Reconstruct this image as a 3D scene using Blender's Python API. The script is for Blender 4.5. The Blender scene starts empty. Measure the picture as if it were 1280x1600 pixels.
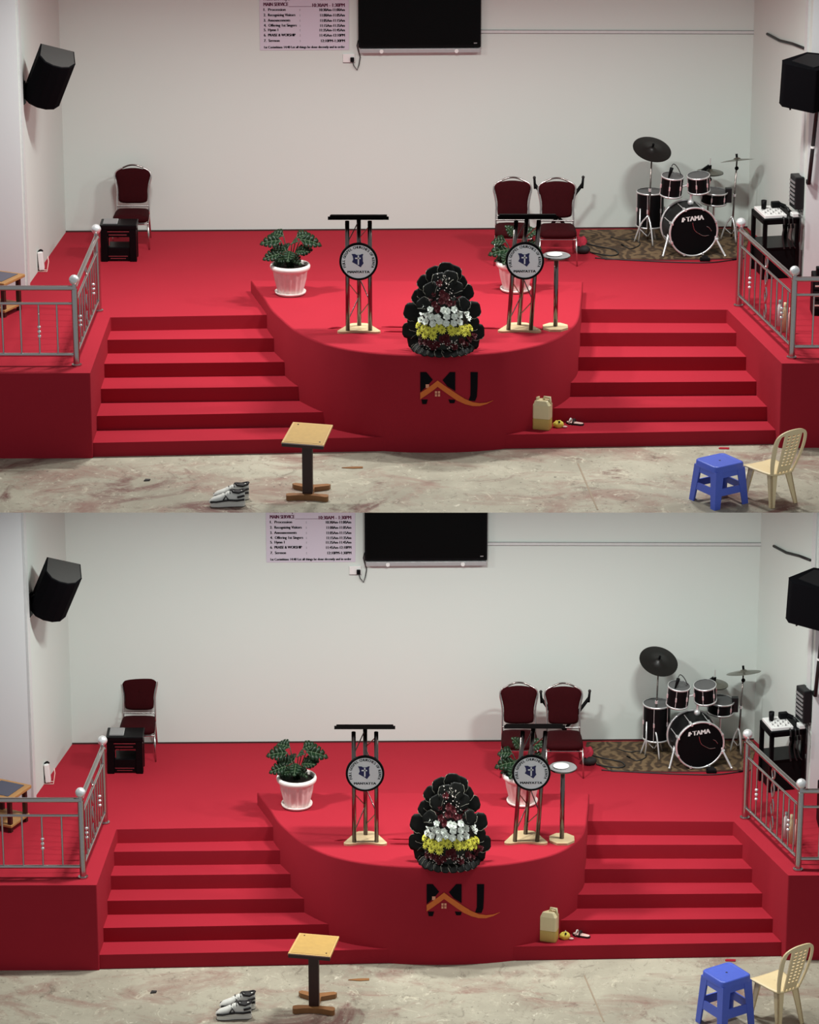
import bpy, math, random
from mathutils import Vector, Matrix
R = math.radians
scene = bpy.context.scene
COL = scene.collection

# ------------------------------------------------------------------ camera
# Two alike stages stand one above the other, as two storeys open to the hall; one far camera sees both.
PITCH, DIST, FPX = R(19.5), 40.0, 5660.0
def solve_height(row, dist):
    return dist * math.tan(PITCH + math.atan((row - 800.0) / FPX))
CAM = Vector((0.0, -DIST, solve_height(359.0, DIST)))
cd = bpy.data.cameras.new('camera')
cd.sensor_fit = 'HORIZONTAL'; cd.sensor_width = 36.0; cd.lens = FPX / 1280.0 * 36.0
cd.clip_end = 300.0
cam = bpy.data.objects.new('camera', cd); COL.objects.link(cam)
cam.location = CAM; cam.rotation_euler = (math.pi / 2 - PITCH, 0, 0)
scene.camera = cam

# ------------------------------------------------------------------ world and exposure
w = bpy.data.worlds.new('world'); scene.world = w; w.use_nodes = True
bg = w.node_tree.nodes['Background']
bg.inputs[0].default_value = (0.92, 0.97, 1.0, 1); bg.inputs[1].default_value = 0.31
vs = scene.view_settings
vs.view_transform = 'Standard'; vs.look = 'None'; vs.exposure = 0.15; vs.gamma = 1.0; vs.use_curve_mapping = False
scene.display_settings.display_device = 'sRGB'

# ------------------------------------------------------------------ room frames
def ray(u, v):
    a, b = (u - 640.0) / FPX, (800.0 - v) / FPX
    s, c = math.sin(PITCH), math.cos(PITCH)
    return Vector((a, c + b * s, -s + b * c))

class Room:
    def __init__(self, word, du, dv, wall_dist):
        self.word, self.du, self.dv = word, du, dv
        self.z0 = CAM.z - solve_height(359.0 + dv, wall_dist)      # height of the stage deck
        self.wall_y = wall_dist - DIST
        P = self.ground(141, 583, 0.0)
        self.H = -self.zat(P, 716)                                 # stage height over the hall floor
        self.lift = 0.9 * self.H / 6                               # podium over the deck
        self.wl, self.wr = self.ground(103, 362.5), self.ground(1168, 355.5)
        self.back_ang = math.atan2(self.wr.y - self.wl.y, self.wr.x - self.wl.x)
        l2, r2 = self.ground(45, 445), self.ground(1254, 433)
        self.ldir = Vector((l2.x - self.wl.x, l2.y - self.wl.y, 0)).normalized()
        self.rdir = Vector((r2.x - self.wr.x, r2.y - self.wr.y, 0)).normalized()
    def lev(self, name):
        if isinstance(name, (int, float)): return float(name)
        if name == 'deck': return 0.0
        if name == 'pod': return self.lift
        if name == 'floor': return -self.H
        if name.startswith('step'): return -self.H * int(name[4:]) / 6
    def ground(self, u, v, z=0.0):
        d = ray(u + self.du, v + self.dv); t = (self.z0 + z - CAM.z) / d.z
        return CAM + d * t
    def zat(self, P, v):
        d = ray(640, v + self.dv); t = (P.y - CAM.y) / d.y
        return CAM.z + d.z * t - self.z0
    def plane(self, u, v, P, n):
        d = ray(u + self.du, v + self.dv); t = (P - CAM).dot(n) / d.dot(n)
        return CAM + d * t
    def back(self, u, v):
        n = Vector((math.sin(self.back_ang), -math.cos(self.back_ang), 0)); return self.plane(u, v, self.wl, n)
    def lwall(self, u, v):
        n = Vector((-self.ldir.y, self.ldir.x, 0)); return self.plane(u, v, self.wl, n)
    def rwall(self, u, v):
        n = Vector((-self.rdir.y, self.rdir.x, 0)); return self.plane(u, v, self.wr, n)
    def scale(self, P):
        f = Vector((0, math.cos(PITCH), -math.sin(PITCH)))
        S = FPX / (P - CAM).dot(f)
        down = math.atan2(CAM.z - P.z, P.y - CAM.y)
        return S, 1.0 / math.cos(down)

A = Room('upper', 0, 0, DIST)
B = Room('lower', 10, 800, 38.0)
ROOMS = (A, B)
CEIL = (-A.H - 0.32) - B.z0                                        # clear height over each deck

# ------------------------------------------------------------------ ceiling lamps of each room
LAMPS = [(-2.5, 120), (0.3, 120), (2.8, 120)]
for r in ROOMS:
    dy = (0.72 if r is A else 0.86) * (r.ground(141, 583).y - r.wall_y)
    for x, e in LAMPS:
        ld = bpy.data.lights.new('ceiling_lamp', 'AREA'); ld.shape = 'RECTANGLE'; ld.size = 0.55; ld.size_y = 0.16
        ld.energy = e * (1.05 if r is A else 0.97); ld.spread = R(150); ld.color = (0.96, 1.0, 0.97)
        lo = bpy.data.objects.new('ceiling_lamp', ld); COL.objects.link(lo)
        lo.location = (x, r.wall_y + dy, r.z0 + CEIL - 0.12)

# ------------------------------------------------------------------ materials
MATS = {}
def _nt(name):
    m = bpy.data.materials.new(name); m.use_nodes = True
    nt = m.node_tree; b = nt.nodes['Principled BSDF']
    MATS[name] = m
    return m, nt, b
def N(nt, typ, **kw):
    n = nt.nodes.new(typ)
    for k, v in kw.items():
        if k in n.inputs: n.inputs[k].default_value = v
        else: setattr(n, k, v)
    return n
def mat(name, col, rough=0.5, metal=0.0, var=0.08, scale=25.0, bump=0.0, bscale=None, coat=0.0, spec=None, trans=0.0, alpha=1.0):
    """Principled with a noise-driven tint and optional noise bump."""
    m, nt, b = _nt(name)
    L = nt.links.new
    tc = N(nt, 'ShaderNodeTexCoord')
    no = N(nt, 'ShaderNodeTexNoise', Scale=scale, Detail=4.0)
    L(tc.outputs['Object'], no.inputs['Vector'])
    mx = N(nt, 'ShaderNodeMix', data_type='RGBA')
    c = Vector(col[:3])
    mx.inputs['A'].default_value = (*(c * (1 - var)), 1); mx.inputs['B'].default_value = (*[min(1, x * (1 + var)) for x in c], 1)
    L(no.outputs['Fac'], mx.inputs['Factor']); L(mx.outputs['Result'], b.inputs['Base Color'])
    b.inputs['Roughness'].default_value = rough; b.inputs['Metallic'].default_value = metal
    if coat: b.inputs['Coat Weight'].default_value = coat
    if spec is not None: b.inputs['Specular IOR Level'].default_value = spec
    if trans: b.inputs['Transmission Weight'].default_value = trans
    if alpha < 1: b.inputs['Alpha'].default_value = alpha
    if bump:
        n2 = N(nt, 'ShaderNodeTexNoise', Scale=bscale or scale * 4, Detail=3.0)
        L(tc.outputs['Object'], n2.inputs['Vector'])
        bp = N(nt, 'ShaderNodeBump', Strength=bump, Distance=0.01)
        L(n2.outputs['Fac'], bp.inputs['Height']); L(bp.outputs['Normal'], b.inputs['Normal'])
    return m
def srgb(r, g, b):
    f = lambda c: (c / 255 / 12.92) if c <= 10 else ((c / 255 + 0.055) / 1.055) ** 2.4
    return (f(r), f(g), f(b))

CARPET = mat('red_carpet', (0.35, 0.016, 0.030), 0.95, var=0.07, scale=1.3, bump=0.25, bscale=260, spec=0.15)
WALL = mat('white_painted_wall', (0.635, 0.69, 0.645), 0.75, var=0.02, scale=0.8, bump=0.03, bscale=30)
WALL_LIT = mat('front_lit_wall', (0.68, 0.69, 0.69), 0.6, var=0.02, scale=1.0)  # return walls: paler than WALL, light on their front put into the colour
CEILM = mat('white_ceiling', (0.8, 0.8, 0.78), 0.8, var=0.02)
TRIM = mat('dark_edge_strip', (0.05, 0.015, 0.015), 0.7)
PLASTER_STRIP = mat('white_trunking', (0.62, 0.63, 0.62), 0.4)
GREYTRUNK = mat('grey_trunking', (0.30, 0.32, 0.31), 0.5)
BLACK = mat('black_plastic', (0.004, 0.004, 0.0045), 0.5, spec=0.08, var=0.2)
BLACKGLOSS = mat('black_gloss', (0.003, 0.0025, 0.003), 0.3, var=0.2, spec=0.10)
BOARDBLACK = mat('matt_black_board', (0.004, 0.003, 0.003), 0.8, spec=0.03)
SCREEN = mat('tv_screen', (0.002, 0.002, 0.002), 0.3, var=0.1, spec=0.1)
CABLE = mat('black_cable', (0.01, 0.01, 0.01), 0.5)
GREYTOP = mat('speaker_top_grey', (0.045, 0.045, 0.043), 0.5)
GRILLE = mat('speaker_grille', (0.004, 0.004, 0.005), 0.8, bump=0.1, bscale=220, spec=0.03)
STEEL = mat('brushed_steel', (0.50, 0.47, 0.46), 0.22, 1.0, var=0.05, scale=60)
CHROME = mat('chrome', (0.8, 0.8, 0.8), 0.3, 0.6, var=0.02)
DARKSTEEL = mat('dark_polished_steel', (0.20, 0.17, 0.16), 0.18, 1.0, var=0.05)
BURG = mat('burgundy_fabric', (0.027, 0.001, 0.0022), 0.85, spec=0.1, var=0.25, scale=60, bump=0.2, bscale=300)
CHAIRTUBE = mat('silver_chair_tube', (0.62, 0.57, 0.55), 0.25, 1.0)
WOOD = mat('tan_plywood', srgb(206, 164, 100), 0.5, var=0.15, scale=8)
TABLEWOOD = mat('light_brown_table_wood', srgb(168, 122, 72), 0.5, var=0.2, scale=10)
BASEWOOD = mat('beige_base_board', srgb(205, 180, 140), 0.5, var=0.12, scale=9)
DARKWOOD = mat('dark_brown_wood', srgb(50, 20, 13), 0.45, var=0.25, scale=14)
MIDWOOD = mat('brown_wood', srgb(140, 95, 55), 0.5, var=0.2, scale=12)
WHITE = mat('white_plastic', (0.80, 0.79, 0.77), 0.4, var=0.03)
DISC = mat('white_disc', (0.92, 0.95, 0.96), 0.5, var=0.02)
NAVY = mat('navy_print', (0.010, 0.012, 0.10), 0.5)
INK = mat('black_ink', (0.006, 0.005, 0.007), 0.7, spec=0.05)
PURPLEINK = mat('purple_ink', (0.09, 0.008, 0.04), 0.6)
POSTER = mat('lilac_poster', (0.60, 0.55, 0.63), 0.5, var=0.03, scale=3)
POT = mat('pink_white_pot', (0.80, 0.62, 0.60), 0.4, var=0.15, scale=18)
POTRIM = mat('white_pot_rim', (0.82, 0.74, 0.70), 0.4)
SOIL = mat('dark_soil', (0.02, 0.012, 0.008), 0.95, bump=0.5)
LEAF = mat('dark_green_leaf', (0.006, 0.019, 0.007), 0.4, var=0.5, scale=30, spec=0.25)
LEAFVEIN = mat('pale_leaf_vein', (0.06, 0.10, 0.045), 0.5)
BLACKLEAF = mat('near_black_leaf', (0.006, 0.006, 0.005), 0.45, var=0.4, scale=30, spec=0.15)
VEINGLINT = mat('leaf_vein_and_rim_glint', (0.20, 0.19, 0.15), 0.5)  # vein colour, also painted as rim highlight along leaf edges
PETALW = mat('white_petal', (0.93, 0.97, 0.90), 0.6, var=0.03)
PETALY = mat('yellow_petal', (0.95, 0.86, 0.09), 0.6, var=0.12, scale=40)
PETALR = mat('dark_red_petal', (0.10, 0.004, 0.010), 0.6, var=0.3, scale=40)
PETALP = mat('small_pale_blossom', (0.75, 0.66, 0.60), 0.6, var=0.15)
FOAMGREEN = mat('dark_foliage', (0.012, 0.014, 0.010), 0.8, bump=0.8, bscale=60)
ORANGE = mat('orange_print', srgb(214, 104, 30), 0.6, var=0.08)
PALEPRINT = mat('pale_orange_print', srgb(225, 150, 120), 0.6)
BLUE = mat('blue_plastic', (0.075, 0.13, 0.62), 0.35, var=0.06)
BEIGE = mat('beige_plastic', srgb(235, 212, 165), 0.4, var=0.05)
CREAM = mat('cream_jerrycan', srgb(226, 212, 168), 0.4, var=0.04)
LIQUID = mat('jerrycan_liquid_level', srgb(196, 170, 92), 0.4, var=0.05)
YELLOW = mat('yellow_cloth', srgb(235, 215, 90), 0.7, var=0.15)
PINKISH = mat('pale_pink_plastic', srgb(228, 190, 180), 0.5)
BLUEGLASS = mat('dark_blue_glass', (0.03, 0.035, 0.07), 0.1, coat=0.4)
GREYBOX = mat('grey_patch', (0.25, 0.24, 0.24), 0.5)
DEVICE = mat('black_device', (0.010, 0.010, 0.011), 0.4, spec=0.25)
CYMBAL = mat('black_cymbal', (0.008, 0.007, 0.006), 0.4, 0.3, var=0.3)
CYMBALG = mat('grey_bronze_cymbal', (0.18, 0.17, 0.14), 0.3, 0.8, var=0.2)
SHELLM = mat('black_drum_shell', (0.004, 0.004, 0.0045), 0.4, spec=0.1)
HEADM = mat('black_drum_head', (0.004, 0.004, 0.0045), 0.5, spec=0.06)
SKIN = mat('drum_skin', (0.10, 0.10, 0.10), 0.6)
SNEAKW = mat('white_leather', (0.78, 0.76, 0.70), 0.5, var=0.05)
REDBAG = mat('red_fabric', (0.35, 0.01, 0.03), 0.8, var=0.2)
RUBBER = mat('black_rubber', (0.015, 0.012, 0.012), 0.7)

def concrete():
    m, nt, b = _nt('worn_concrete'); L = nt.links.new
    tc = N(nt, 'ShaderNodeTexCoord')
    def noise(sc, det, stretch=(1, 1, 1), rough=0.6, dist=0.0):
        mp = N(nt, 'ShaderNodeMapping'); mp.inputs['Scale'].default_value = stretch
        n = N(nt, 'ShaderNodeTexNoise', Scale=sc, Detail=det, Roughness=rough, Distortion=dist)
        L(tc.outputs['Object'], mp.inputs['Vector']); L(mp.outputs['Vector'], n.inputs['Vector']); return n
    def ramp(n, p0, p1):
        r_ = N(nt, 'ShaderNodeMapRange'); r_.inputs['From Min'].default_value = p0; r_.inputs['From Max'].default_value = p1
        L(n.outputs['Fac'], r_.inputs['Value']); return r_
    def mix(fac, a, c2):
        mx = N(nt, 'ShaderNodeMix', data_type='RGBA'); L(fac.outputs['Result'], mx.inputs['Factor'])
        if isinstance(a, tuple): mx.inputs['A'].default_value = (*a, 1)
        else: L(a.outputs['Result'], mx.inputs['A'])
        mx.inputs['B'].default_value = (*c2, 1); return mx
    c = mix(ramp(noise(0.8, 6), 0.35, 0.65), srgb(176, 169, 150), srgb(146, 138, 121))
    c = mix(ramp(noise(1.1, 7, (1, 1.5, 1), 0.68, 0.8), 0.50, 0.68), c, srgb(138, 106, 94))
    c = mix(ramp(noise(0.75, 6, (1, 1, 1), 0.65, 1.2), 0.58, 0.66), c, srgb(108, 74, 66))
    c = mix(ramp(noise(5, 8, (1, 0.8, 1), 0.78, 1.5), 0.55, 0.75), c, srgb(90, 78, 64))
    c = mix(ramp(noise(10, 7, (1, 0.8, 1), 0.75, 0.6), 0.60, 0.72), c, srgb(212, 204, 184))
    c = mix(ramp(noise(26, 4, (1, 0.8, 1), 0.6), 0.64, 0.74), c, srgb(82, 72, 62))
    c = mix(ramp(noise(3.2, 8, (1, 0.9, 1), 0.8, 2.0), 0.56, 0.70), c, srgb(198, 190, 168))
    L(c.outputs['Result'], b.inputs['Base Color'])
    b.inputs['Roughness'].default_value = 0.7
    n = noise(20, 6); bp = N(nt, 'ShaderNodeBump', Strength=0.25, Distance=0.01); L(n.outputs['Fac'], bp.inputs['Height']); L(bp.outputs['Normal'], b.inputs['Normal'])
    return m
CONCRETE = concrete()

def rug_mat():
    m, nt, b = _nt('swirl_pattern_rug'); L = nt.links.new
    tc = N(nt, 'ShaderNodeTexCoord')
    n = N(nt, 'ShaderNodeTexNoise', Scale=5.0, Detail=3.0, Distortion=2.5); L(tc.outputs['Object'], n.inputs['Vector'])
    wv = N(nt, 'ShaderNodeTexWave', Scale=2.2, Distortion=16.0, Detail=3.0); wv.inputs['Detail Scale'].default_value = 1.4
    L(tc.outputs['Object'], wv.inputs['Vector'])
    rp = N(nt, 'ShaderNodeValToRGB'); e = rp.color_ramp.elements
    e[0].position = 0.25; e[0].color = (*srgb(40, 27, 18), 1); e[1].position = 0.75; e[1].color = (*srgb(128, 104, 74), 1)
    e2 = rp.color_ramp.elements.new(0.5); e2.color = (*srgb(92, 68, 46), 1)
    L(wv.outputs['Fac'], rp.inputs['Fac'])
    mx = N(nt, 'ShaderNodeMix', data_type='RGBA'); L(n.outputs['Fac'], mx.inputs['Factor']); L(rp.outputs['Color'], mx.inputs['A'])
    mx.inputs['B'].default_value = (*srgb(82, 62, 40), 1); L(mx.outputs['Result'], b.inputs['Base Color'])
    b.inputs['Roughness'].default_value = 0.95
    return m
RUG = rug_mat()

# ------------------------------------------------------------------ mesh collecting
class MB:
    def __init__(s):
        s.v, s.f, s.sm, s.mi, s.M = [], [], [], [], None
    def add(s, vs, fs, smooth=False, mi=0):
        o = len(s.v)
        for p in vs:
            p = Vector(p)
            s.v.append(s.M @ p if s.M is not None else p)
        for q in fs:
            s.f.append([i + o for i in q]); s.sm.append(smooth); s.mi.append(mi)
        return s
    def box(s, x0, x1, y0, y1, z0, z1, mi=0):
        v = [(x, y, z) for z in (z0, z1) for y in (y0, y1) for x in (x0, x1)]
        return s.add(v, [(0, 2, 3, 1), (4, 5, 7, 6), (0, 1, 5, 4), (2, 6, 7, 3), (0, 4, 6, 2), (1, 3, 7, 5)], False, mi)
    def hexa(s, b, t, mi=0):
        """bottom quad and top quad, both counter-clockwise from above"""
        return s.add(list(b) + list(t), [(3, 2, 1, 0), (4, 5, 6, 7), (0, 1, 5, 4), (1, 2, 6, 5), (2, 3, 7, 6), (3, 0, 4, 7)], False, mi)
    def prism(s, poly, z0, z1, mi=0, smooth=False):
        n = len(poly)
        a = sum(poly[i][0] * poly[(i + 1) % n][1] - poly[(i + 1) % n][0] * poly[i][1] for i in range(n))
        if a < 0: poly = poly[::-1]
        s.add([(x, y, z0) for x, y in poly], [tuple(range(n))[::-1]], False, mi)
        s.add([(x, y, z1) for x, y in poly], [tuple(range(n))], False, mi)
        s.add([(x, y, z) for z in (z0, z1) for x, y in poly], [(i, (i + 1) % n, n + (i + 1) % n, n + i) for i in range(n)], smooth, mi)
        return s
    def prismy(s, poly, y0, y1, mi=0, smooth=False):
        """polygon in x,z pushed along y"""
        n = len(poly)
        a = sum(poly[i][0] * poly[(i + 1) % n][1] - poly[(i + 1) % n][0] * poly[i][1] for i in range(n))
        if a < 0: poly = poly[::-1]
        s.add([(x, y0, z) for x, z in poly], [tuple(range(n))], False, mi)
        s.add([(x, y1, z) for x, z in poly], [tuple(range(n))[::-1]], False, mi)
        s.add([(x, y, z) for y in (y0, y1) for x, z in poly], [(n + i, n + (i + 1) % n, (i + 1) % n, i) for i in range(n)], smooth, mi)
        return s
    def tube(s, p, q, r, r2=None, n=12, caps=True, mi=0):
        p, q = Vector(p), Vector(q); r2 = r if r2 is None else r2
        d = (q - p).normalized(); a = d.orthogonal().normalized(); b = d.cross(a)
        ring = lambda c, rr: [c + (a * math.cos(t) + b * math.sin(t)) * rr for t in [2 * math.pi * i / n for i in range(n)]]
        s.add(ring(p, r) + ring(q, r2), [(i, (i + 1) % n, n + (i + 1) % n, n + i) for i in range(n)], True, mi)
        if caps:
            s.add(ring(p, r), [tuple(range(n))[::-1]], False, mi); s.add(ring(q, r2), [tuple(range(n))], False, mi)
        return s
    def path(s, pts, r, n=8, closed=False, mi=0):
        pts = [Vector(p) for p in pts]; m = len(pts); rings = []; a = None
        rr = r if isinstance(r, (list, tuple)) else [r] * m
        for i in range(m):
            if closed: d = pts[(i + 1) % m] - pts[i - 1]
            else: d = pts[min(i + 1, m - 1)] - pts[max(i - 1, 0)]
            d = d.normalized() if d.length > 1e-9 else Vector((0, 0, 1))
            a = d.orthogonal().normalized() if a is None else (a - d * a.dot(d))
            a = a.normalized() if a.length > 1e-6 else d.orthogonal().normalized()
            b = d.cross(a)
            rings += [pts[i] + (a * math.cos(t) + b * math.sin(t)) * rr[i] for t in [2 * math.pi * k / n for k in range(n)]]
        fs = []
        for i in range(m if closed else m - 1):
            j = (i + 1) % m
            fs += [(i * n + k, i * n + (k + 1) % n, j * n + (k + 1) % n, j * n + k) for k in range(n)]
        if not closed: fs += [tuple(range(n))[::-1], tuple((m - 1) * n + k for k in range(n))]
        return s.add(rings, fs, True, mi)
    def lathe(s, prof, n=24, c=(0, 0, 0), mi=0, smooth=True, flute=0.0, nf=0):
        """profile of (radius, z) about the z axis at c"""
        c = Vector(c); vs, fs = [], []
        for r, z in prof:
            for k in range(n):
                t = 2 * math.pi * k / n
                rr = r * (1 + (flute * math.cos(nf * t) if nf else 0))
                vs.append((c.x + rr * math.cos(t), c.y + rr * math.sin(t), c.z + z))
        for i in range(len(prof) - 1):
            fs += [(i * n + k, i * n + (k + 1) % n, (i + 1) * n + (k + 1) % n, (i + 1) * n + k) for k in range(n)]
        return s.add(vs, fs, smooth, mi)
    def disc(s, c, r, n=24, mi=0, up=True):
        c = Vector(c)
        return s.add([(c.x + r * math.cos(2 * math.pi * k / n), c.y + r * math.sin(2 * math.pi * k / n), c.z) for k in range(n)], [tuple(range(n)) if up else tuple(range(n))[::-1]], False, mi)
    def ball(s, c, r, nu=12, nv=8, sc=(1, 1, 1), mi=0):
        c = Vector(c); vs, fs = [c + Vector((0, 0, -r * sc[2]))], []
        for j in range(1, nv):
            ph = -math.pi / 2 + math.pi * j / nv
            for k in range(nu):
                t = 2 * math.pi * k / nu
                vs.append(c + Vector((r * sc[0] * math.cos(ph) * math.cos(t), r * sc[1] * math.cos(ph) * math.sin(t), r * sc[2] * math.sin(ph))))
        vs.append(c + Vector((0, 0, r * sc[2]))); top = len(vs) - 1
        for k in range(nu): fs.append((0, 1 + (k + 1) % nu, 1 + k))
        for j in range(nv - 2):
            o = 1 + j * nu
            fs += [(o + k, o + (k + 1) % nu, o + nu + (k + 1) % nu, o + nu + k) for k in range(nu)]
        o = 1 + (nv - 2) * nu
        for k in range(nu): fs.append((o + k, o + (k + 1) % nu, top))
        return s.add(vs, fs, True, mi)
    def grid(s, fn, nu, nv, smooth=True, mi=0):
        """fn(a, b) for a, b in 0..1"""
        vs = [fn(i / nu, j / nv) for j in range(nv + 1) for i in range(nu + 1)]
        fs = [(j * (nu + 1) + i, j * (nu + 1) + i + 1, (j + 1) * (nu + 1) + i + 1, (j + 1) * (nu + 1) + i) for j in range(nv) for i in range(nu)]
        return s.add(vs, fs, smooth, mi)

def make_obj(name, mb, mats, parent=None, sc=(1, 1, 1), off=(0, 0, 0), bevel=0.0, solid=0.0, kind=None):
    me = bpy.data.meshes.new(name)
    o3 = Vector(off)
    vs = [((p[0] - o3.x) * sc[0], (p[1] - o3.y) * sc[1], (p[2] - o3.z) * sc[2]) for p in mb.v]
    me.from_pydata(vs, [], mb.f)
    if not isinstance(mats, (list, tuple)): mats = [mats]
    for m in mats: me.materials.append(m)
    me.polygons.foreach_set('use_smooth', mb.sm); me.polygons.foreach_set('material_index', mb.mi)
    me.update()
    o = bpy.data.objects.new(name, me); COL.objects.link(o)
    if parent is not None: o.parent = parent
    if bevel:
        md = o.modifiers.new('bevel', 'BEVEL'); md.width = bevel; md.segments = 2; md.limit_method = 'ANGLE'; md.angle_limit = R(40)
    if solid:
        md = o.modifiers.new('solid', 'SOLIDIFY'); md.thickness = solid; md.offset = 0
    if kind: o['kind'] = kind
    return o

GROUPS = {'banquet_chair': 'burgundy banquet chairs on the {} stage', 'truss_lectern': 'truss lecterns on the {} podium', 'potted_plant': 'potted plants on the {} podium',
          'slim_bottle': 'bottles behind the right railing of the {} stage', 'sneaker': 'pair of sneakers before the {} stage', 'sandal': 'sandals on the steps of the {} stage',
          'steel_railing': 'railings of the {} stage', 'wall_loudspeaker': 'wall loudspeakers of the {} room', 'hanging_cable': 'cables hanging at the stand of the {} stage',
          'floor_cable': 'cables on the floor of the {} stage', 'cymbal_stand': 'cymbal stands of the {} drum kit'}
class Thing:
    """An Empty at the thing's base. Shapes under it are drawn in photo pixels (x right, y away, z up) and become metres by the
    room's own scale at that spot; raw things are drawn in world metres."""
    def __init__(s, r, name, label, cat, P=None, u=0, v=0, lev='deck', rz=0.0, group=None, raw=False, kind=None):
        s.r = r
        if P is None: P = r.ground(u, v, r.lev(lev))
        s.P = P
        S, kz = r.scale(P); s.S, s.kz = S, kz
        s.e = bpy.data.objects.new(name, None); COL.objects.link(s.e)
        s.e.location = P; s.e.rotation_euler = (0, 0, rz); s.e.empty_display_size = 0.1
        s.e['label'] = label.format(r.word); s.e['category'] = cat
        group = group or GROUPS.get(name)
        if group: s.e['group'] = group.format(r.word)
        if kind: s.e['kind'] = kind
        s.sc, s.off = ((1, 1, 1), P) if raw else ((1 / S, 1 / S, kz / S), (0, 0, 0))
    def part(s, name, mb, mats, parent=None, **kw):
        return make_obj(name, mb, mats, parent or s.e, s.sc, s.off, **kw)
def tag(o, label, cat, r, group=None, kind=None):
    o['label'] = label.format(r.word); o['category'] = cat
    if group: o['group'] = group
    if kind: o['kind'] = kind
    return o
def structure(r, name, mb, m, label, cat=None, parent=None, **kw):
    o = make_obj(name, mb, m, parent, **kw)
    o['kind'] = 'structure'; o['label'] = label.format(r.word)
    if cat: o['category'] = cat
    return o

_fc = {}
def text_geo(body, size=1.0):
    """filled lettering as flat geometry: vertices (x, y), faces and width"""
    if body not in _fc:
        cu = bpy.data.curves.new('lettering', 'FONT'); cu.body = body; cu.size = 1.0; cu.resolution_u = 3
        ob = bpy.data.objects.new('lettering', cu); COL.objects.link(ob)
        dg = bpy.context.evaluated_depsgraph_get(); dg.update()
        ev = ob.evaluated_get(dg); me = ev.to_mesh()
        vs = [(p.co.x, p.co.y) for p in me.vertices]; fs = [tuple(p.vertices) for p in me.polygons]
        ev.to_mesh_clear(); bpy.data.objects.remove(ob); bpy.data.curves.remove(cu)
        _fc[body] = (vs, fs)
    vs, fs = _fc[body]
    x0 = min((p[0] for p in vs), default=0); x1 = max((p[0] for p in vs), default=0)
    return [((x - x0) * size, y * size) for x, y in vs], fs, (x1 - x0) * size
def letter(mb, body, x, z, h, y, width=None, align='l', mi=0, bold=0.0):
    """lettering standing in the x,z plane facing -y; h is the capital height"""
    size = h / 0.70
    vs, fs, wd = text_geo(body, size)
    k = 1.0
    if width: k = width / wd; wd = width
    ox = x - (wd if align == 'r' else wd / 2 if align == 'c' else 0)
    for dx in ((0,) if not bold else (-bold, 0, bold)):
        mb.add([(ox + a * k + dx, y - abs(dx) * 0.02, z + b) for a, b in vs], fs, False, mi)

# ================================================================== the two rooms
def xy(P): return (P.x, P.y)
POD_TOP = [(392, 438), (402, 452), (413, 466), (418, 475), (424, 484), (432, 492), (441, 500), (452, 510), (465, 519), (485, 529), (500, 535), (514, 539.5), (542, 546),
           (579, 551), (620, 554), (660, 555), (700, 555), (740, 553.5), (780, 550.5), (810, 546), (844, 539), (870, 529.5), (888, 518), (900, 507), (905.5, 496), (907.5, 480), (909.5, 460), (911, 440)]
LFRONT = [((172, 496), (417, 492)), ((169, 531), (428, 528.5)), ((165, 568.5), (444, 565.5)), ((160, 607.5), (463, 604)), ((152, 650), (499, 644)), ((143, 692), (599, 683))]
RFRONT = [((909, 483), (1137, 484)), ((904, 520), (1149, 520)), ((899, 558), (1165, 557.5)), ((889, 598), (1180, 596)), ((866, 638), (1196, 635.5)), ((793, 679), (1213, 672))]

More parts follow.
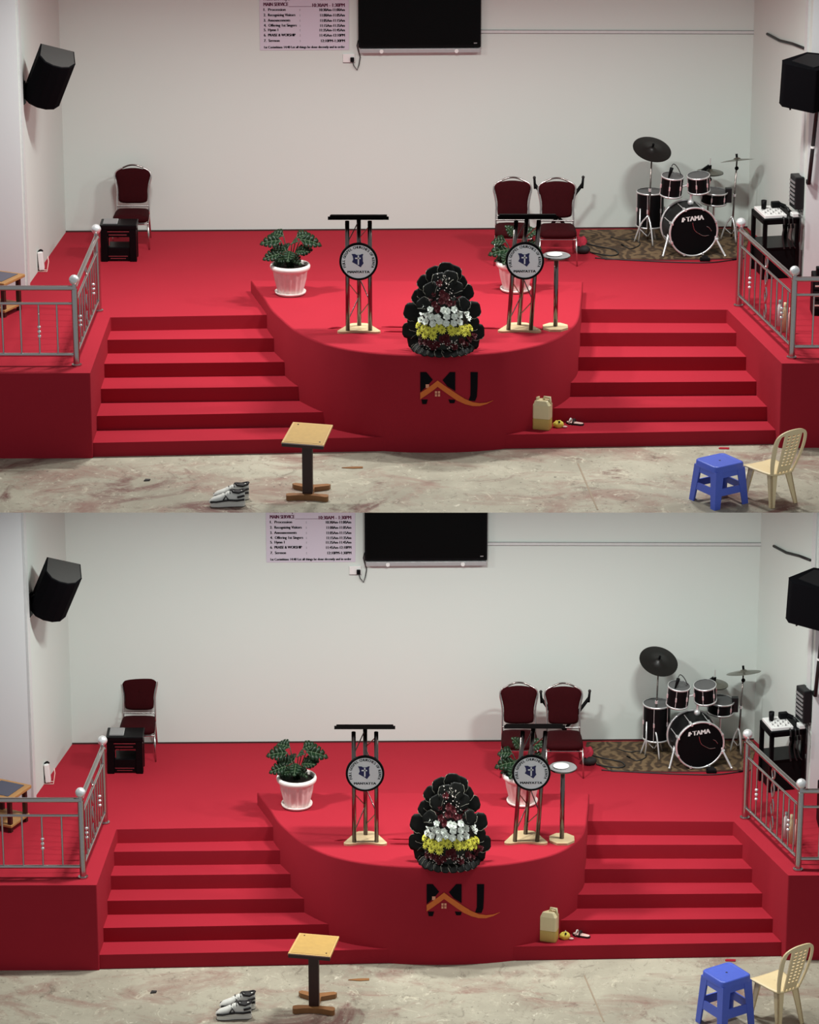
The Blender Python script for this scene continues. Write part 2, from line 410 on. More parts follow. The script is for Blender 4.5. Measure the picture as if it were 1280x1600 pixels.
def build_room(r):
    H, z0 = r.H, r.z0
    top = CEIL
    front_row = 801 if r is A else 850
    edge = r.ground(640, front_row, -H)
    r.edge_y = edge.y
    side_end = r.edge_y + (0.3 if r is A else 0.0)
    if r is B: side_end = A.edge_y + 0.35
    # floor slab; its front edge is chamfered below
    mb = MB()
    x = 7.5; yb = r.wall_y + 1.2
    prof = [(edge.y, -H), (yb, -H), (yb, -H - 0.30), (edge.y + 1.6, -H - 0.30)]
    n = len(prof)
    mb.add([(-x, a, z0 + b) for a, b in prof] + [(x, a, z0 + b) for a, b in prof],
           [tuple(range(n)), tuple(range(n, 2 * n))[::-1]] + [(i, n + i, n + (i + 1) % n, (i + 1) % n) for i in range(n)])
    structure(r, 'floor', mb, CONCRETE, 'worn grey concrete hall floor in front of the {} stage', 'floor')
    # walls
    th = 0.15
    def wall(name, P, Q, outward, z_lo, label):
        o = outward * th
        poly = [xy(P), xy(Q), xy(Q + o), xy(P + o)]
        return structure(r, name, MB().prism(poly, z0 + z_lo, z0 + top), WALL, label, 'wall')
    bn = Vector((-math.sin(r.back_ang), math.cos(r.back_ang), 0)); bd = Vector((math.cos(r.back_ang), math.sin(r.back_ang), 0))
    wall('wall_back', r.wl - bd * 0.15, r.wr + bd * 0.15, bn, -H, 'plain off-white wall behind the {} stage')
    def along(P, d, yend): return P + d * ((yend - P.y) / d.y)
    ln = Vector((r.ldir.y, -r.ldir.x, 0)); ln = ln if ln.x < 0 else -ln
    rn = Vector((r.rdir.y, -r.rdir.x, 0)); rn = rn if rn.x > 0 else -rn
    r.ln, r.rn = ln, rn
    lc = along(r.wl, r.ldir, r.ground(40, 452).y); rc = along(r.wr, r.rdir, r.ground(1255, 434).y)
    r.lc, r.rc = lc, rc
    wall('wall_left', r.wl, lc, ln, -H, 'off-white side wall left of the {} stage')
    wall('wall_right', r.wr, rc, rn, -H, 'off-white side wall right of the {} stage')
    # beyond the corner each side wall turns outwards
    for name, c, sx, lab in (('wall_side', lc, -1, 'pale return wall at the far left edge of the {} stage'), ('wall_side', rc, 1, 'pale return wall at the far right edge of the {} stage')):
        poly = [(c.x, c.y), (sx * 7.2, c.y), (sx * 7.2, c.y + 0.15), (c.x + sx * 0.05, c.y + 0.15)]
        structure(r, name, MB().prism(poly, z0 - H, z0 + top), WALL_LIT, lab, 'wall')
    if r is A:
        structure(r, 'ceiling', MB().box(-7.5, 7.5, r.wall_y - 5.2, r.wall_y + 1.2, z0 + top, z0 + top + 0.2), CEILM, 'flat white ceiling over the {} stage', 'ceiling')
    # thin dark strip where the carpet meets the wall
    bs = MB(); a, b = r.wl - bn * 0.012, r.wr - bn * 0.012
    bs.prism([xy(a), xy(b), xy(b + bn * 0.012), xy(a + bn * 0.012)], z0, z0 + 0.016)
    structure(r, 'baseboard_back', bs, TRIM, 'thin dark strip between red carpet and back wall of the {} stage')

    # stage: deck with both side platforms, podium and two flights
    st = Thing(r, 'carpeted_stage', 'red carpeted stage with round podium and two flights of steps, {} room', 'stage', P=Vector((0, r.wall_y - 2.0, z0)), raw=True, kind='structure')
    g = lambda u, v, z=0.0: r.ground(u, v, z)
    fl_, fr_ = g(7, 584.5), g(1280, 566)
    poly = [r.wl, lc, Vector((-7.0, lc.y, 0)), Vector((-7.0, fl_.y, 0)), g(141, 583), g(172, 496), g(417, 492), g(909, 483), g(1137, 484), g(1222, 568), Vector((7.0, fr_.y, 0)), Vector((7.0, rc.y, 0)), rc, r.wr]
    st.part('deck', MB().prism([xy(p) for p in poly], z0 - H, z0), CARPET, bevel=0.012)
    pod = [g(u, v, r.lift) for u, v in POD_TOP]
    r.pod = pod
    # smooth the outline
    pts = pod
    for _ in range(2):
        q = [pts[0]]
        for i in range(len(pts) - 1):
            q += [pts[i] * 0.75 + pts[i + 1] * 0.25, pts[i] * 0.25 + pts[i + 1] * 0.75]
        q.append(pts[-1]); pts = q
    r.pod_s = pts
    pm = MB(); pl = [xy(p) for p in pts]
    n = len(pl)
    ar = sum(pl[i][0] * pl[(i + 1) % n][1] - pl[(i + 1) % n][0] * pl[i][1] for i in range(n))
    if ar < 0: pl = pl[::-1]
    zt, zb, rd = z0 + r.lift, z0 - H, 0.018
    cen = Vector((sum(p[0] for p in pl) / n, sum(p[1] for p in pl) / n))
    inner = [tuple(Vector(p) + (cen - Vector(p)).normalized() * rd) for p in pl]
    mid = [tuple(Vector(p) + (cen - Vector(p)).normalized() * rd * 0.3) for p in pl]
    pm.add([(a, b, zt) for a, b in inner], [tuple(range(n))])
    rings = [[(a, b, zb) for a, b in pl], [(a, b, zt - rd) for a, b in pl], [(a, b, zt - rd * 0.3) for a, b in mid], [(a, b, zt) for a, b in inner]]
    pm.add([p for rg in rings for p in rg], [(k * n + i, k * n + (i + 1) % n, (k + 1) * n + (i + 1) % n, (k + 1) * n + i) for k in range(3) for i in range(n)], True)
    r.podium = st.part('podium', pm, CARPET)
    for fronts, into in ((LFRONT, (0.35, 0.5)), (RFRONT, (0.5, 0.35))):
        fl = bpy.data.objects.new('stair_flight', None); COL.objects.link(fl); fl.parent = st.e
        lines = []
        for k, (a, b) in enumerate(fronts):
            z = -H * k / 6
            p, q = g(*a, z), g(*b, z); d = (q - p).normalized()
            lo, hi = into
            if k == 5: lo, hi = (lo if fronts is LFRONT else 0.25), (hi if fronts is RFRONT else 0.25)
            lines.append((p - d * lo, q + d * hi, z))
        for k in range(1, 6):
            p, q, z = lines[k]; p2, q2, _ = lines[k - 1]
            back = Vector((0, 0.06, 0))
            st.part('step', MB().prism([xy(p), xy(q), xy(q2 + back), xy(p2 + back)], z0 - H, z0 + z), CARPET, parent=fl, bevel=0.012)
    # puckered seams in the podium carpet
    for a, b in (((596, 511), (640, 512)), ((600, 518.5), (640, 519)), ((744, 513), (782, 514)), ((512, 514), (534, 512))):
        p, q = g(*a, r.lift), g(*b, r.lift)
        st.part('carpet_pucker', MB().path([p, p.lerp(q, 0.3) + Vector((0, 0, 0.006)), p.lerp(q, 0.7) + Vector((0, 0, 0.006)), q], [0.004, 0.012, 0.012, 0.004], n=8), CARPET)
    r.stage = st
for r in ROOMS: build_room(r)

SILVER = mat('silver_paint', (0.42, 0.42, 0.42), 0.4, 0.2)
def smooth_closed(pts, it=2):
    for _ in range(it):
        q = []
        for i in range(len(pts)):
            a, b = Vector(pts[i]), Vector(pts[(i + 1) % len(pts)])
            q += [a.lerp(b, 0.25), a.lerp(b, 0.75)]
        pts = q
    return pts
def smooth_open(pts, it=2):
    pts = [Vector(p) for p in pts]
    for _ in range(it):
        q = [pts[0]]
        for i in range(len(pts) - 1):
            q += [pts[i].lerp(pts[i + 1], 0.25), pts[i].lerp(pts[i + 1], 0.75)]
        q.append(pts[-1]); pts = q
    return pts
# ================================================================== things on the walls
def wall_things(r):
    ba = r.back_ang
    # poster with the order of service
    P = r.back(476, 78); S, kz = r.scale(P)
    t = Thing(r, 'service_poster', 'lilac printed order-of-service poster on the wall behind the {} stage', 'poster', P=P, rz=ba)
    t.part('sheet', MB().box(-69.5, 69.5, -1.2, -0.15, 0, 192), POSTER)
    tx = MB(); px = MB(); y = -1.35
    L = lambda b, x, row, h, w_, al='l', m=tx, bold=0.35: letter(m, b, x, 78 - row, h, y, w_, al, 0, bold)
    L('Praise and Prayer', -63, 1, 6, 42, m=px); L('8:30AM - 10:15AM', 63, 1, 6, 38, 'r', m=px)
    L('MAIN SERVICE', -63, 9.8, 5.5, 38, m=px, bold=0.45); L('10:30AM - 1:30PM', 63, 11.5, 5.5, 50, 'r', m=px, bold=0.45)
    rows = [(17.2, '1.  Procession', 34, '10:30Am-11:00Am', 39), (25.5, '2.  Recognizing Visitors', 49, '11:00Am-11:05Am', 38), (33.7, '3.  Announcements', 41, '11:05Am-11:15Am', 38),
            (41.5, '4.  Offering 1st Singers', 51, '11:15Am-11:35Am', 38), (48.5, '5.  Hymn 1', 22, '11:35Am-11:45Am', 39), (56.5, '6.  PRAISE & WORSHIP', 49, '11:45Am-12:10PM', 39), (65, '7.  Sermon', 24, '12:10PM-1:30PM', 37)]
    for row, a, wa, b, wb in rows:
        L(a, -63, row, 4.2, wa); L(b, 63, row + 0.8, 4.2, wb, 'r'); L(':', -7, row, 3.6, None)
    L('1st Corinthians 14:40 Let all things be done decently and in order', -63, 75, 3.6, 126)
    px.box(-24, 12, y, y + 0.05, 78 - 11.0, 78 - 10.4)
    t.part('lettering', tx, INK); t.part('heading', px, PURPLEINK)

    # television
    P = r.back(656, 80)
    t = Thing(r, 'television', 'large black flat television on the wall above the {} stage', 'television', P=P, rz=ba)
    t.part('casing', MB().box(-96, 95, -12, -4, 8, 117), BLACK, bevel=0.008)
    t.part('screen', MB().box(-93, 92, -12.6, -12, 12, 114), SCREEN)
    t.part('wall_bracket', MB().box(-40, 40, -4, -0.2, 30, 90), DEVICE)
    mb = MB().box(-94, 94, -13, -0.2, 0.0, 6.5)
    t.part('rail', mb, SILVER, bevel=0.004)
    for x in (-60, 57):
        t.part('clamp', MB().tube((x, -15, 3), (x, -13, 3), 3.2), WHITE)
    t.part('standby_badge', MB().box(84, 89, -12.8, -12.6, 14, 15.5), GREYBOX)

    # socket, plug and lead
    P = r.back(545, 97)
    t = Thing(r, 'wall_socket', 'small white wall socket with black plug under the poster, {} wall', 'socket', P=P, rz=ba)
    t.part('plate', MB().box(-9, 9.5, -2, -0.15, 0, 13), WHITE, bevel=0.004)
    t.part('painted_shadow', MB().box(-9, 9.5, -1.4, -0.15, -1.2, 0), GREYBOX)  # solid grey strip, shade below the plate put in as colour
    t.part('plug', MB().box(2.5, 8.5, -6, -2, 1, 8), BLACK, bevel=0.006)
    t.part('lead', MB().path([(6, -5, 2), (8, -5, -5), (13, -3, -12), (16, -2, -4), (18, -2, 8), (15, -2, 18), (13, -2, 26), (15, -2, 34)], 0.75), CABLE)

    # trunking and cable across the wall
    P = r.back(973, 53)
    t = Thing(r, 'cable_trunking', 'thin grey cable trunking running right from the television, {} wall', 'trunking', P=P, rz=ba)
    ln = (r.back(752, 46) - r.back(1196, 52)).length * t.S
    dz = 0
    m = MB(); m.add([(-ln / 2, yy, z) for yy in (-2, -0.15) for z in (3.2, 6.8)] + [(ln / 2, yy, z) for yy in (-2, -0.15) for z in (-0.3, 3.3)],
                    [(0, 1, 3, 2), (4, 6, 7, 5), (0, 4, 5, 1), (2, 3, 7, 6), (0, 2, 6, 4), (1, 5, 7, 3)])
    t.part('channel', m, PLASTER_STRIP)
    for dz in (7.3, 2.9): t.part('conduit', MB().tube((-ln / 2, -1.2, dz), (ln / 2, -1.2, dz - 3.5), 0.85, n=6), GREYTRUNK)

    a, b = r.rwall(1201, 53), r.rwall(1258, 75)
    t = Thing(r, 'wall_cable', 'black cable sloping down the side wall to the right speaker, {} room', 'cable', P=b, raw=True)
    o = -r.rn * 0.014
    t.part('cable', MB().path([a + o, a.lerp(b, 0.35) + o - Vector((0, 0, 0.02)), a.lerp(b, 0.7) + o, b + o], 0.016), CABLE)
    m = MB(); 
    # white strip and pilaster on the left wall
    def strip(name, f, u0, v0, wdt, z_lo, z_hi, dirv, nrm, depth, mt, label, cat):
        Q = f(u0, v0); q = Vector((Q.x, Q.y, 0))
        m = MB().prism([xy(q), xy(q + dirv * wdt), xy(q + dirv * wdt - nrm * depth), xy(q - nrm * depth)], r.z0 + z_lo, r.z0 + z_hi)
        o = structure(r, name, m, mt, label, cat)
        return o
    strip('trim_1', r.lwall, 44, 446, 0.10, 0.0, CEIL, r.ldir, r.ln, 0.022, PLASTER_STRIP, 'white vertical trunking on the left side wall of the {} stage', 'trim')
    strip('trim_1', r.rwall, 1247, 426, 0.09, 0.0, CEIL, r.rdir, r.rn, 0.022, PLASTER_STRIP, 'white vertical trunking on the right side wall of the {} stage', 'trim')

    # left loudspeaker on its bracket
    P = r.lwall(36, 146)
    t = Thing(r, 'wall_loudspeaker', 'black loudspeaker tilted on a bracket on the left wall, {} room', 'loudspeaker', P=P)
    ang = math.atan2(r.ldir.x, -r.ldir.y)
    pl = MB(); pl.M = Matrix.Rotation(ang, 4, 'Z'); pl.box(0.2, 3, -8, 8, -16, 18); t.part('bracket_plate', pl, BLACK)
    br = MB().box(1, 22, -4, 4, -3, 3.5); br.tube((14, 0, 0), (22, 0, 14), 2.6, n=8); t.part('bracket_arm', br, BLACK)
    body = MB(); body.M = Matrix.Translation((43, -8, 27)) @ Matrix.Scale(1.18, 4) @ Matrix.Rotation(R(23), 4, 'Y') @ Matrix.Rotation(R(26), 4, 'X') @ Matrix.Rotation(R(14), 4, 'Z')
    poly = [(-23, 18), (-25, -6), (-17, -16), (-6, -20), (6, -20), (17, -16), (25, -6), (23, 18)]
    body.prism(poly, -38, 36); bo = t.part('cabinet', body, GRILLE, bevel=0.01)
    tp = MB(); tp.M = body.M; tp.prism([(x * 0.93, y * 0.93) for x, y in poly], 36, 37.2); t.part('top_cap', tp, GREYTOP, parent=bo)
    ft = MB(); ft.M = body.M; ft.tube((-14, 6, -44), (-14, 6, -38), 1.2, n=6); t.part('hanging_bolt', ft, BLACK)
    m = MB()
    for k in range(3): m.path([(3, -4, 14 + k), (8 + 3 * k, -5, 20), (12 + 4 * k, -5, 8), (16 + 3 * k, -4, 18 + 2 * k), (28, -4, 22)], 0.7, n=5)
    t.part('lead', m, CABLE)

    # right loudspeaker
    P = r.plane(1271, 141, r.rc, Vector((0, 1, 0))) - Vector((0, 0.003, 0))
    t = Thing(r, 'wall_loudspeaker', 'large black angular loudspeaker mounted high on the right wall, {} room', 'loudspeaker', P=P)
    body = MB(); body.M = Matrix.Translation((-20, -46, -14)) @ Matrix.Rotation(R(18), 4, 'X')
    poly = [(-37, 10), (-33, -2), (14, -22), (42, -6), (44, 26), (4, 34)]
    body.prism(poly, 0, 74); bo = t.part('cabinet', body, GRILLE, bevel=0.012)
    tp = MB(); tp.M = body.M; tp.prism([(-22, 6), (10, -14), (34, -2), (36, 20), (4, 27)], 74, 75.5); t.part('top_cap', tp, DEVICE, parent=bo)
    ft = MB(); ft.tube((-40, -46, -20), (-40, -46, -8), 1.5, n=6); t.part('hanging_bolt', ft, BLACK)
    br = MB(); br.box(-8, 8, -24, 0, 0, 24); t.part('bracket', br, BLACK)

    # pole cable from the speaker and black power box on the wall
    n_ = Vector((0, 1, 0)); a, b = r.plane(1276, 178, r.rc - n_ * 0.1, n_), r.plane(1264, 288, r.rc - n_ * 0.1, n_)
    t = Thing(r, 'speaker_cable', 'thick black cable hanging from the right speaker to the power box, {} room', 'cable', P=b, raw=True)
    o = Vector((0, 0, 0))
    t.part('cable', MB().path([a + Vector((0, -0.1, 0.1)), a, a.lerp(b, 0.5), b], 0.022, n=8), CABLE)
    t.part('clip', MB().box(b.x - 0.02, b.x + 0.02, b.y + 0.02, r.rc.y - 0.002, b.z - 0.01, b.z + 0.03), BLACK)
    md = a.lerp(b, 0.47) + o; t.part('cable_tie', MB().tube(md + Vector((0, 0, -0.012)), md + Vector((0, 0, 0.012)), 0.027, n=8), WHITE)
    P = r.rwall(1251, 323)
    ang = math.atan2(r.rdir.x, -r.rdir.y)
    t = Thing(r, 'power_box', 'black ribbed power box fixed to the right wall, {} room', 'power box', P=P, rz=ang)
    bx = t.part('case', MB().box(-15, -0.3, -18, 12, 0, 50), DEVICE, bevel=0.012)
    for k in range(6):
        t.part('rib', MB().box(-16.5, -15, -16, 9, 8 + k * 6.4, 10.5 + k * 6.4), GREYBOX, parent=bx)
    t.part('lead', MB().path([(-8, 12, 8), (-11, 16, 16), (-10, 17, 36), (-6, 12, 44)], 1.1), CABLE)
    t.part('lead', MB().path(smooth_open([(-5, -16, 0), (-4, -17, -2), (-3.5, -17, -3), (-3, -17, -4)], 1), 1.1), CABLE)
    t.part('lead', MB().path(smooth_open([(-9, -16, 0), (-8, -17, -2), (-7, -17, -3), (-6, -17, -4)], 1), 1.1), CABLE)
for r in ROOMS: wall_things(r)

# ================================================================== railings
def railing(r, cu, cv, ru, rv, endu, toprow, side, label):
    Pc, Pr = r.ground(cu, cv), r.ground(ru, rv)
    t = Thing(r, 'steel_railing', label, 'railing', P=Pc, raw=True)
    px = 1.0 / r.scale(Pc)[0]
    hz = r.zat(Pc, toprow)
    hm, hb = hz * 0.80, hz * 0.14
    up = Vector((0, 0, 1))
    endrow = cv
    Pe = Vector((r.ground(endu, endrow).x, Pc.y, Pc.z))
    for P in (Pc, Pr, Pe):
        po = t.part('post', MB().tube(P, P + up * (hz - 0.01), 5.2 * px, n=14), STEEL)
        if P is not Pe:
            t.part('neck', MB().tube(P + up * (hz - 0.01), P + up * (hz + 0.05), 4.2 * px, 3.4 * px), STEEL, parent=po)
            t.part('ball_finial', MB().ball(P + up * (hz + 0.085), 8 * px, 16, 10), CHROME, parent=po)
        t.part('base_flange', MB().tube(P, P + up * 0.015, 8 * px, n=14), STEEL, parent=po)
    for a, b in ((Pc, Pr), (Pc, Pe)):
        t.part('top_rail', MB().tube(a + up * hz, b + up * hz, 4.0 * px, n=14), STEEL)
        t.part('middle_rail', MB().tube(a + up * hm, b + up * hm, 2.2 * px, n=10), STEEL)
        t.part('bottom_rail', MB().tube(a + up * hb, b + up * hb, 3.0 * px, n=10), STEEL)
        n = 10 if b is Pr else max(2, int(round((b - a).length / (29 * px))))
        for k in range(1, n):
            if b is Pr and k == 5: continue
            q = a.lerp(b, k / n)
            bl = t.part('baluster', MB().tube(q + up * hb, q + up * hm, 1.5 * px, n=8), STEEL)
            if (b is Pr and k in (2, 8)) or (b is Pe and k == 2):
                m = MB()
                for j in range(3): m.ball(q + up * (hb + (hm - hb) * (0.36 + 0.09 * j)), 2.9 * px, 8, 6)
                t.part('bead_collar', m, CHROME, parent=bl)
        if b is Pr:
            d = (b - a).normalized(); c = a.lerp(b, 0.5)
            for s_ in (-1, 1):
                pts = []
                for j in range(25):
                    w_ = j / 24; off = s_ * 0.035 * math.sin(w_ * math.pi * 3)
                    pts.append(c + d * off + up * (hb + (hm - hb) * w_))
                t.part('scroll', MB().path(pts, 1.5 * px, n=6), STEEL)
            pts = [c + d * 0.035 * math.cos(x) + up * (hm + (hz - hm) * 0.5 + 0.06 * math.sin(x)) for x in [2 * math.pi * k / 16 for k in range(16)]]
            t.part('ring_ornament', MB().path(pts, 1.4 * px, n=6, closed=True), STEEL)
for r in ROOMS:
    railing(r, 120, 571, 154, 486, -22 if r is A else -34, 450, -1, 'polished steel railing with ball posts on the left platform, {} stage')
    railing(r, 1237, 559, 1154, 478, 1300, 436, 1, 'polished steel railing with ball posts on the right platform, {} stage')

# ================================================================== banquet chairs
def slab(mb, outline, fn, thick, bulge=0.0):
    """padded plate: outline in (a, b), fn(a, b, c) -> point, c runs through the thickness"""
    n = len(outline); cx = sum(p[0] for p in outline) / n; cz = sum(p[1] for p in outline) / n
    rings = [(0.0, 0.0), (0.0, 1.0)]
    vs, fs = [], []
    layers = [(0.0, 0.5 + 0.5), (0.55, 1 + bulge * 0.7), (0.86, 0.75 + bulge * 0.3), (1.0, 0.35), (1.0, -0.35), (0.86, -0.75 - bulge * 0.3), (0.55, -1 - bulge * 0.7), (0.0, -1)]
    for k, (s_, c) in enumerate(layers):
        for p in outline:
            sx = max(s_, 0.02)
            vs.append(fn(cx + (p[0] - cx) * sx, cz + (p[1] - cz) * sx, c * thick / 2))
    m = len(layers)
    for k in range(m - 1):
        fs += [(k * n + i, k * n + (i + 1) % n, (k + 1) * n + (i + 1) % n, (k + 1) * n + i) for i in range(n)]
    mb.add(vs, fs, True)
    return mb
def banquet_chair(r, u, v, k, label, rz=0.0):
    t = Thing(r, 'banquet_chair', label, 'chair', u=u, v=v, rz=rz)
    S = lambda x: x * k
    # back cushion: leans away from the sitter
    lean = lambda z: 58 + (z - 38) * 0.26
    half = [(0, 56.5), (14, 56.5), (22, 58.5), (23.0, 64), (22.6, 76), (24.5, 86), (27.0, 94), (27.0, 99), (24, 103.5), (15, 106.5), (0, 108)]
    out = half + [(-x, z) for x, z in half[-2:0:-1]]
    out = [tuple(p) for p in smooth_closed([(a, b) for a, b in out], 1)]
    mb = MB(); slab(mb, [(a * k, b * k) for a, b in out], lambda a, b, c: (a, lean(b / k) * k + c, b), 6.5 * k, 0.1)
    t.part('backrest', mb, BURG)
    # seat
    so = [(-27, 2), (-28, 12), (-26, 50), (-23, 60), (23, 60), (26, 50), (28, 12), (27, 2), (20, -1.5), (-20, -1.5)]
    so = [tuple(p) for p in smooth_closed(so, 1)]
    mb = MB(); slab(mb, [(a * k, b * k) for a, b in so], lambda a, b, c: (a, b, 45.5 * k + c), 13 * k, 0.05)
    t.part('seat', mb, BURG)
    # frame tubes
    rt = 1.35 * k
    for s_ in (-1, 1):
        t.part('leg', MB().path([(s_ * 27 * k, 4 * k, 39 * k), (s_ * 27.8 * k, 1 * k, 20 * k), (s_ * 28.6 * k, -1 * k, 0)], rt, n=8), CHAIRTUBE)
        side = [(s_ * 26 * k, 70 * k, 0), (s_ * 25.5 * k, 62 * k, 22 * k), (s_ * 25 * k, 58 * k, 40 * k), (s_ * 25 * k, lean(60) * k, 60 * k), (s_ * 24.4 * k, lean(74) * k, 74 * k),
                (s_ * 26.5 * k, lean(86) * k, 86 * k), (s_ * 29 * k, lean(95) * k, 95 * k), (s_ * 27 * k, lean(103) * k, 103 * k), (s_ * 16 * k, lean(108) * k, 108 * k)]
        t.part('leg', MB().path(smooth_open(side, 2), rt, n=8), CHAIRTUBE)
        t.part('side_rail', MB().path([(s_ * 27 * k, 4 * k, 39 * k), (s_ * 25 * k, 58 * k, 39.5 * k)], rt * 0.9, n=8), CHAIRTUBE)
    arch = [(-16 * k, lean(108) * k, 108 * k), (-8 * k, lean(111) * k, 111.5 * k), (0, lean(112) * k, 112.5 * k), (8 * k, lean(111) * k, 111.5 * k), (16 * k, lean(108) * k, 108 * k)]
    t.part('grip_handle', MB().path(smooth_open(arch, 2), rt, n=8), DARKSTEEL)
    t.part('front_rail', MB().tube((-27 * k, 4 * k, 38.5 * k), (27 * k, 4 * k, 38.5 * k), rt * 0.9, n=8), CHAIRTUBE)
    t.part('rear_rail', MB().tube((-25 * k, 58 * k, 53 * k), (25 * k, 58 * k, 53 * k), rt * 0.9, n=8), CHAIRTUBE)
for r in ROOMS:
    banquet_chair(r, 205, 390, 1.0, 'burgundy banquet chair alone at the left wall behind a black table, {} stage')
    banquet_chair(r, 802, 415, 1.04, 'burgundy banquet chair behind the right lectern and plant, {} stage')
    banquet_chair(r, 872, 416, 1.04, 'burgundy banquet chair nearest the drums, in front of a black stand, {} stage')

# ================================================================== black side table
def side_table(r):
    t = Thing(r, 'side_table', 'small black lacquered side table in front of the lone chair, {} stage', 'table', u=186, v=409)
    t.part('table_top', MB().box(-29, 29, -2, 39, 50, 57), BLACKGLOSS, bevel=0.008)
    for x in (-28, 17):
        for y in (-1, 27): t.part('leg', MB().box(x, x + 11, y, y + 11, 0, 50), BLACKGLOSS, bevel=0.006)
    t.part('apron', MB().box(-17, 17, 1, 4, 38, 50), BLACKGLOSS)
    t.part('apron', MB().box(-17, 17, 33, 36, 38, 50), BLACKGLOSS)
    for x in (-25, 22): t.part('side_panel', MB().box(x, x + 3, 10, 27, 2, 50), BLACKGLOSS)
    lp = t.part('lower_panel', MB().box(-17, 17, 1, 4, 2, 22), BLACKGLOSS, bevel=0.005)
    t.part('lower_shelf', MB().box(-17, 17, 4, 36, 19, 22), BLACKGLOSS)
    for z, w_ in ((4.5, 12), (8, 15), (41, 14), (46, 20)): t.part('glint_line', MB().box(-w_ - 1, w_ - 1, 0.3, 1, z, z + 1.0), STEEL)  # highlights on the black lacquer, drawn as thin steel bars
    t.part('glint_line', MB().box(-15, -14, 0.3, 1, 25, 37), STEEL)
    b = Thing(r, 'booklet', 'grey booklet lying on the small black side table, {} stage', 'booklet', P=t.P + Vector((-13 / t.S, 20 / t.S, 57.2 * t.kz / t.S)))
    b.part('cover', MB().box(-11, 11, -15, 13, 0, 1.6), GREYBOX)
    b.part('pages', MB().box(-10.5, 11.3, -14.6, 12.6, 0.4, 1.2), WHITE)
for r in ROOMS: side_table(r)

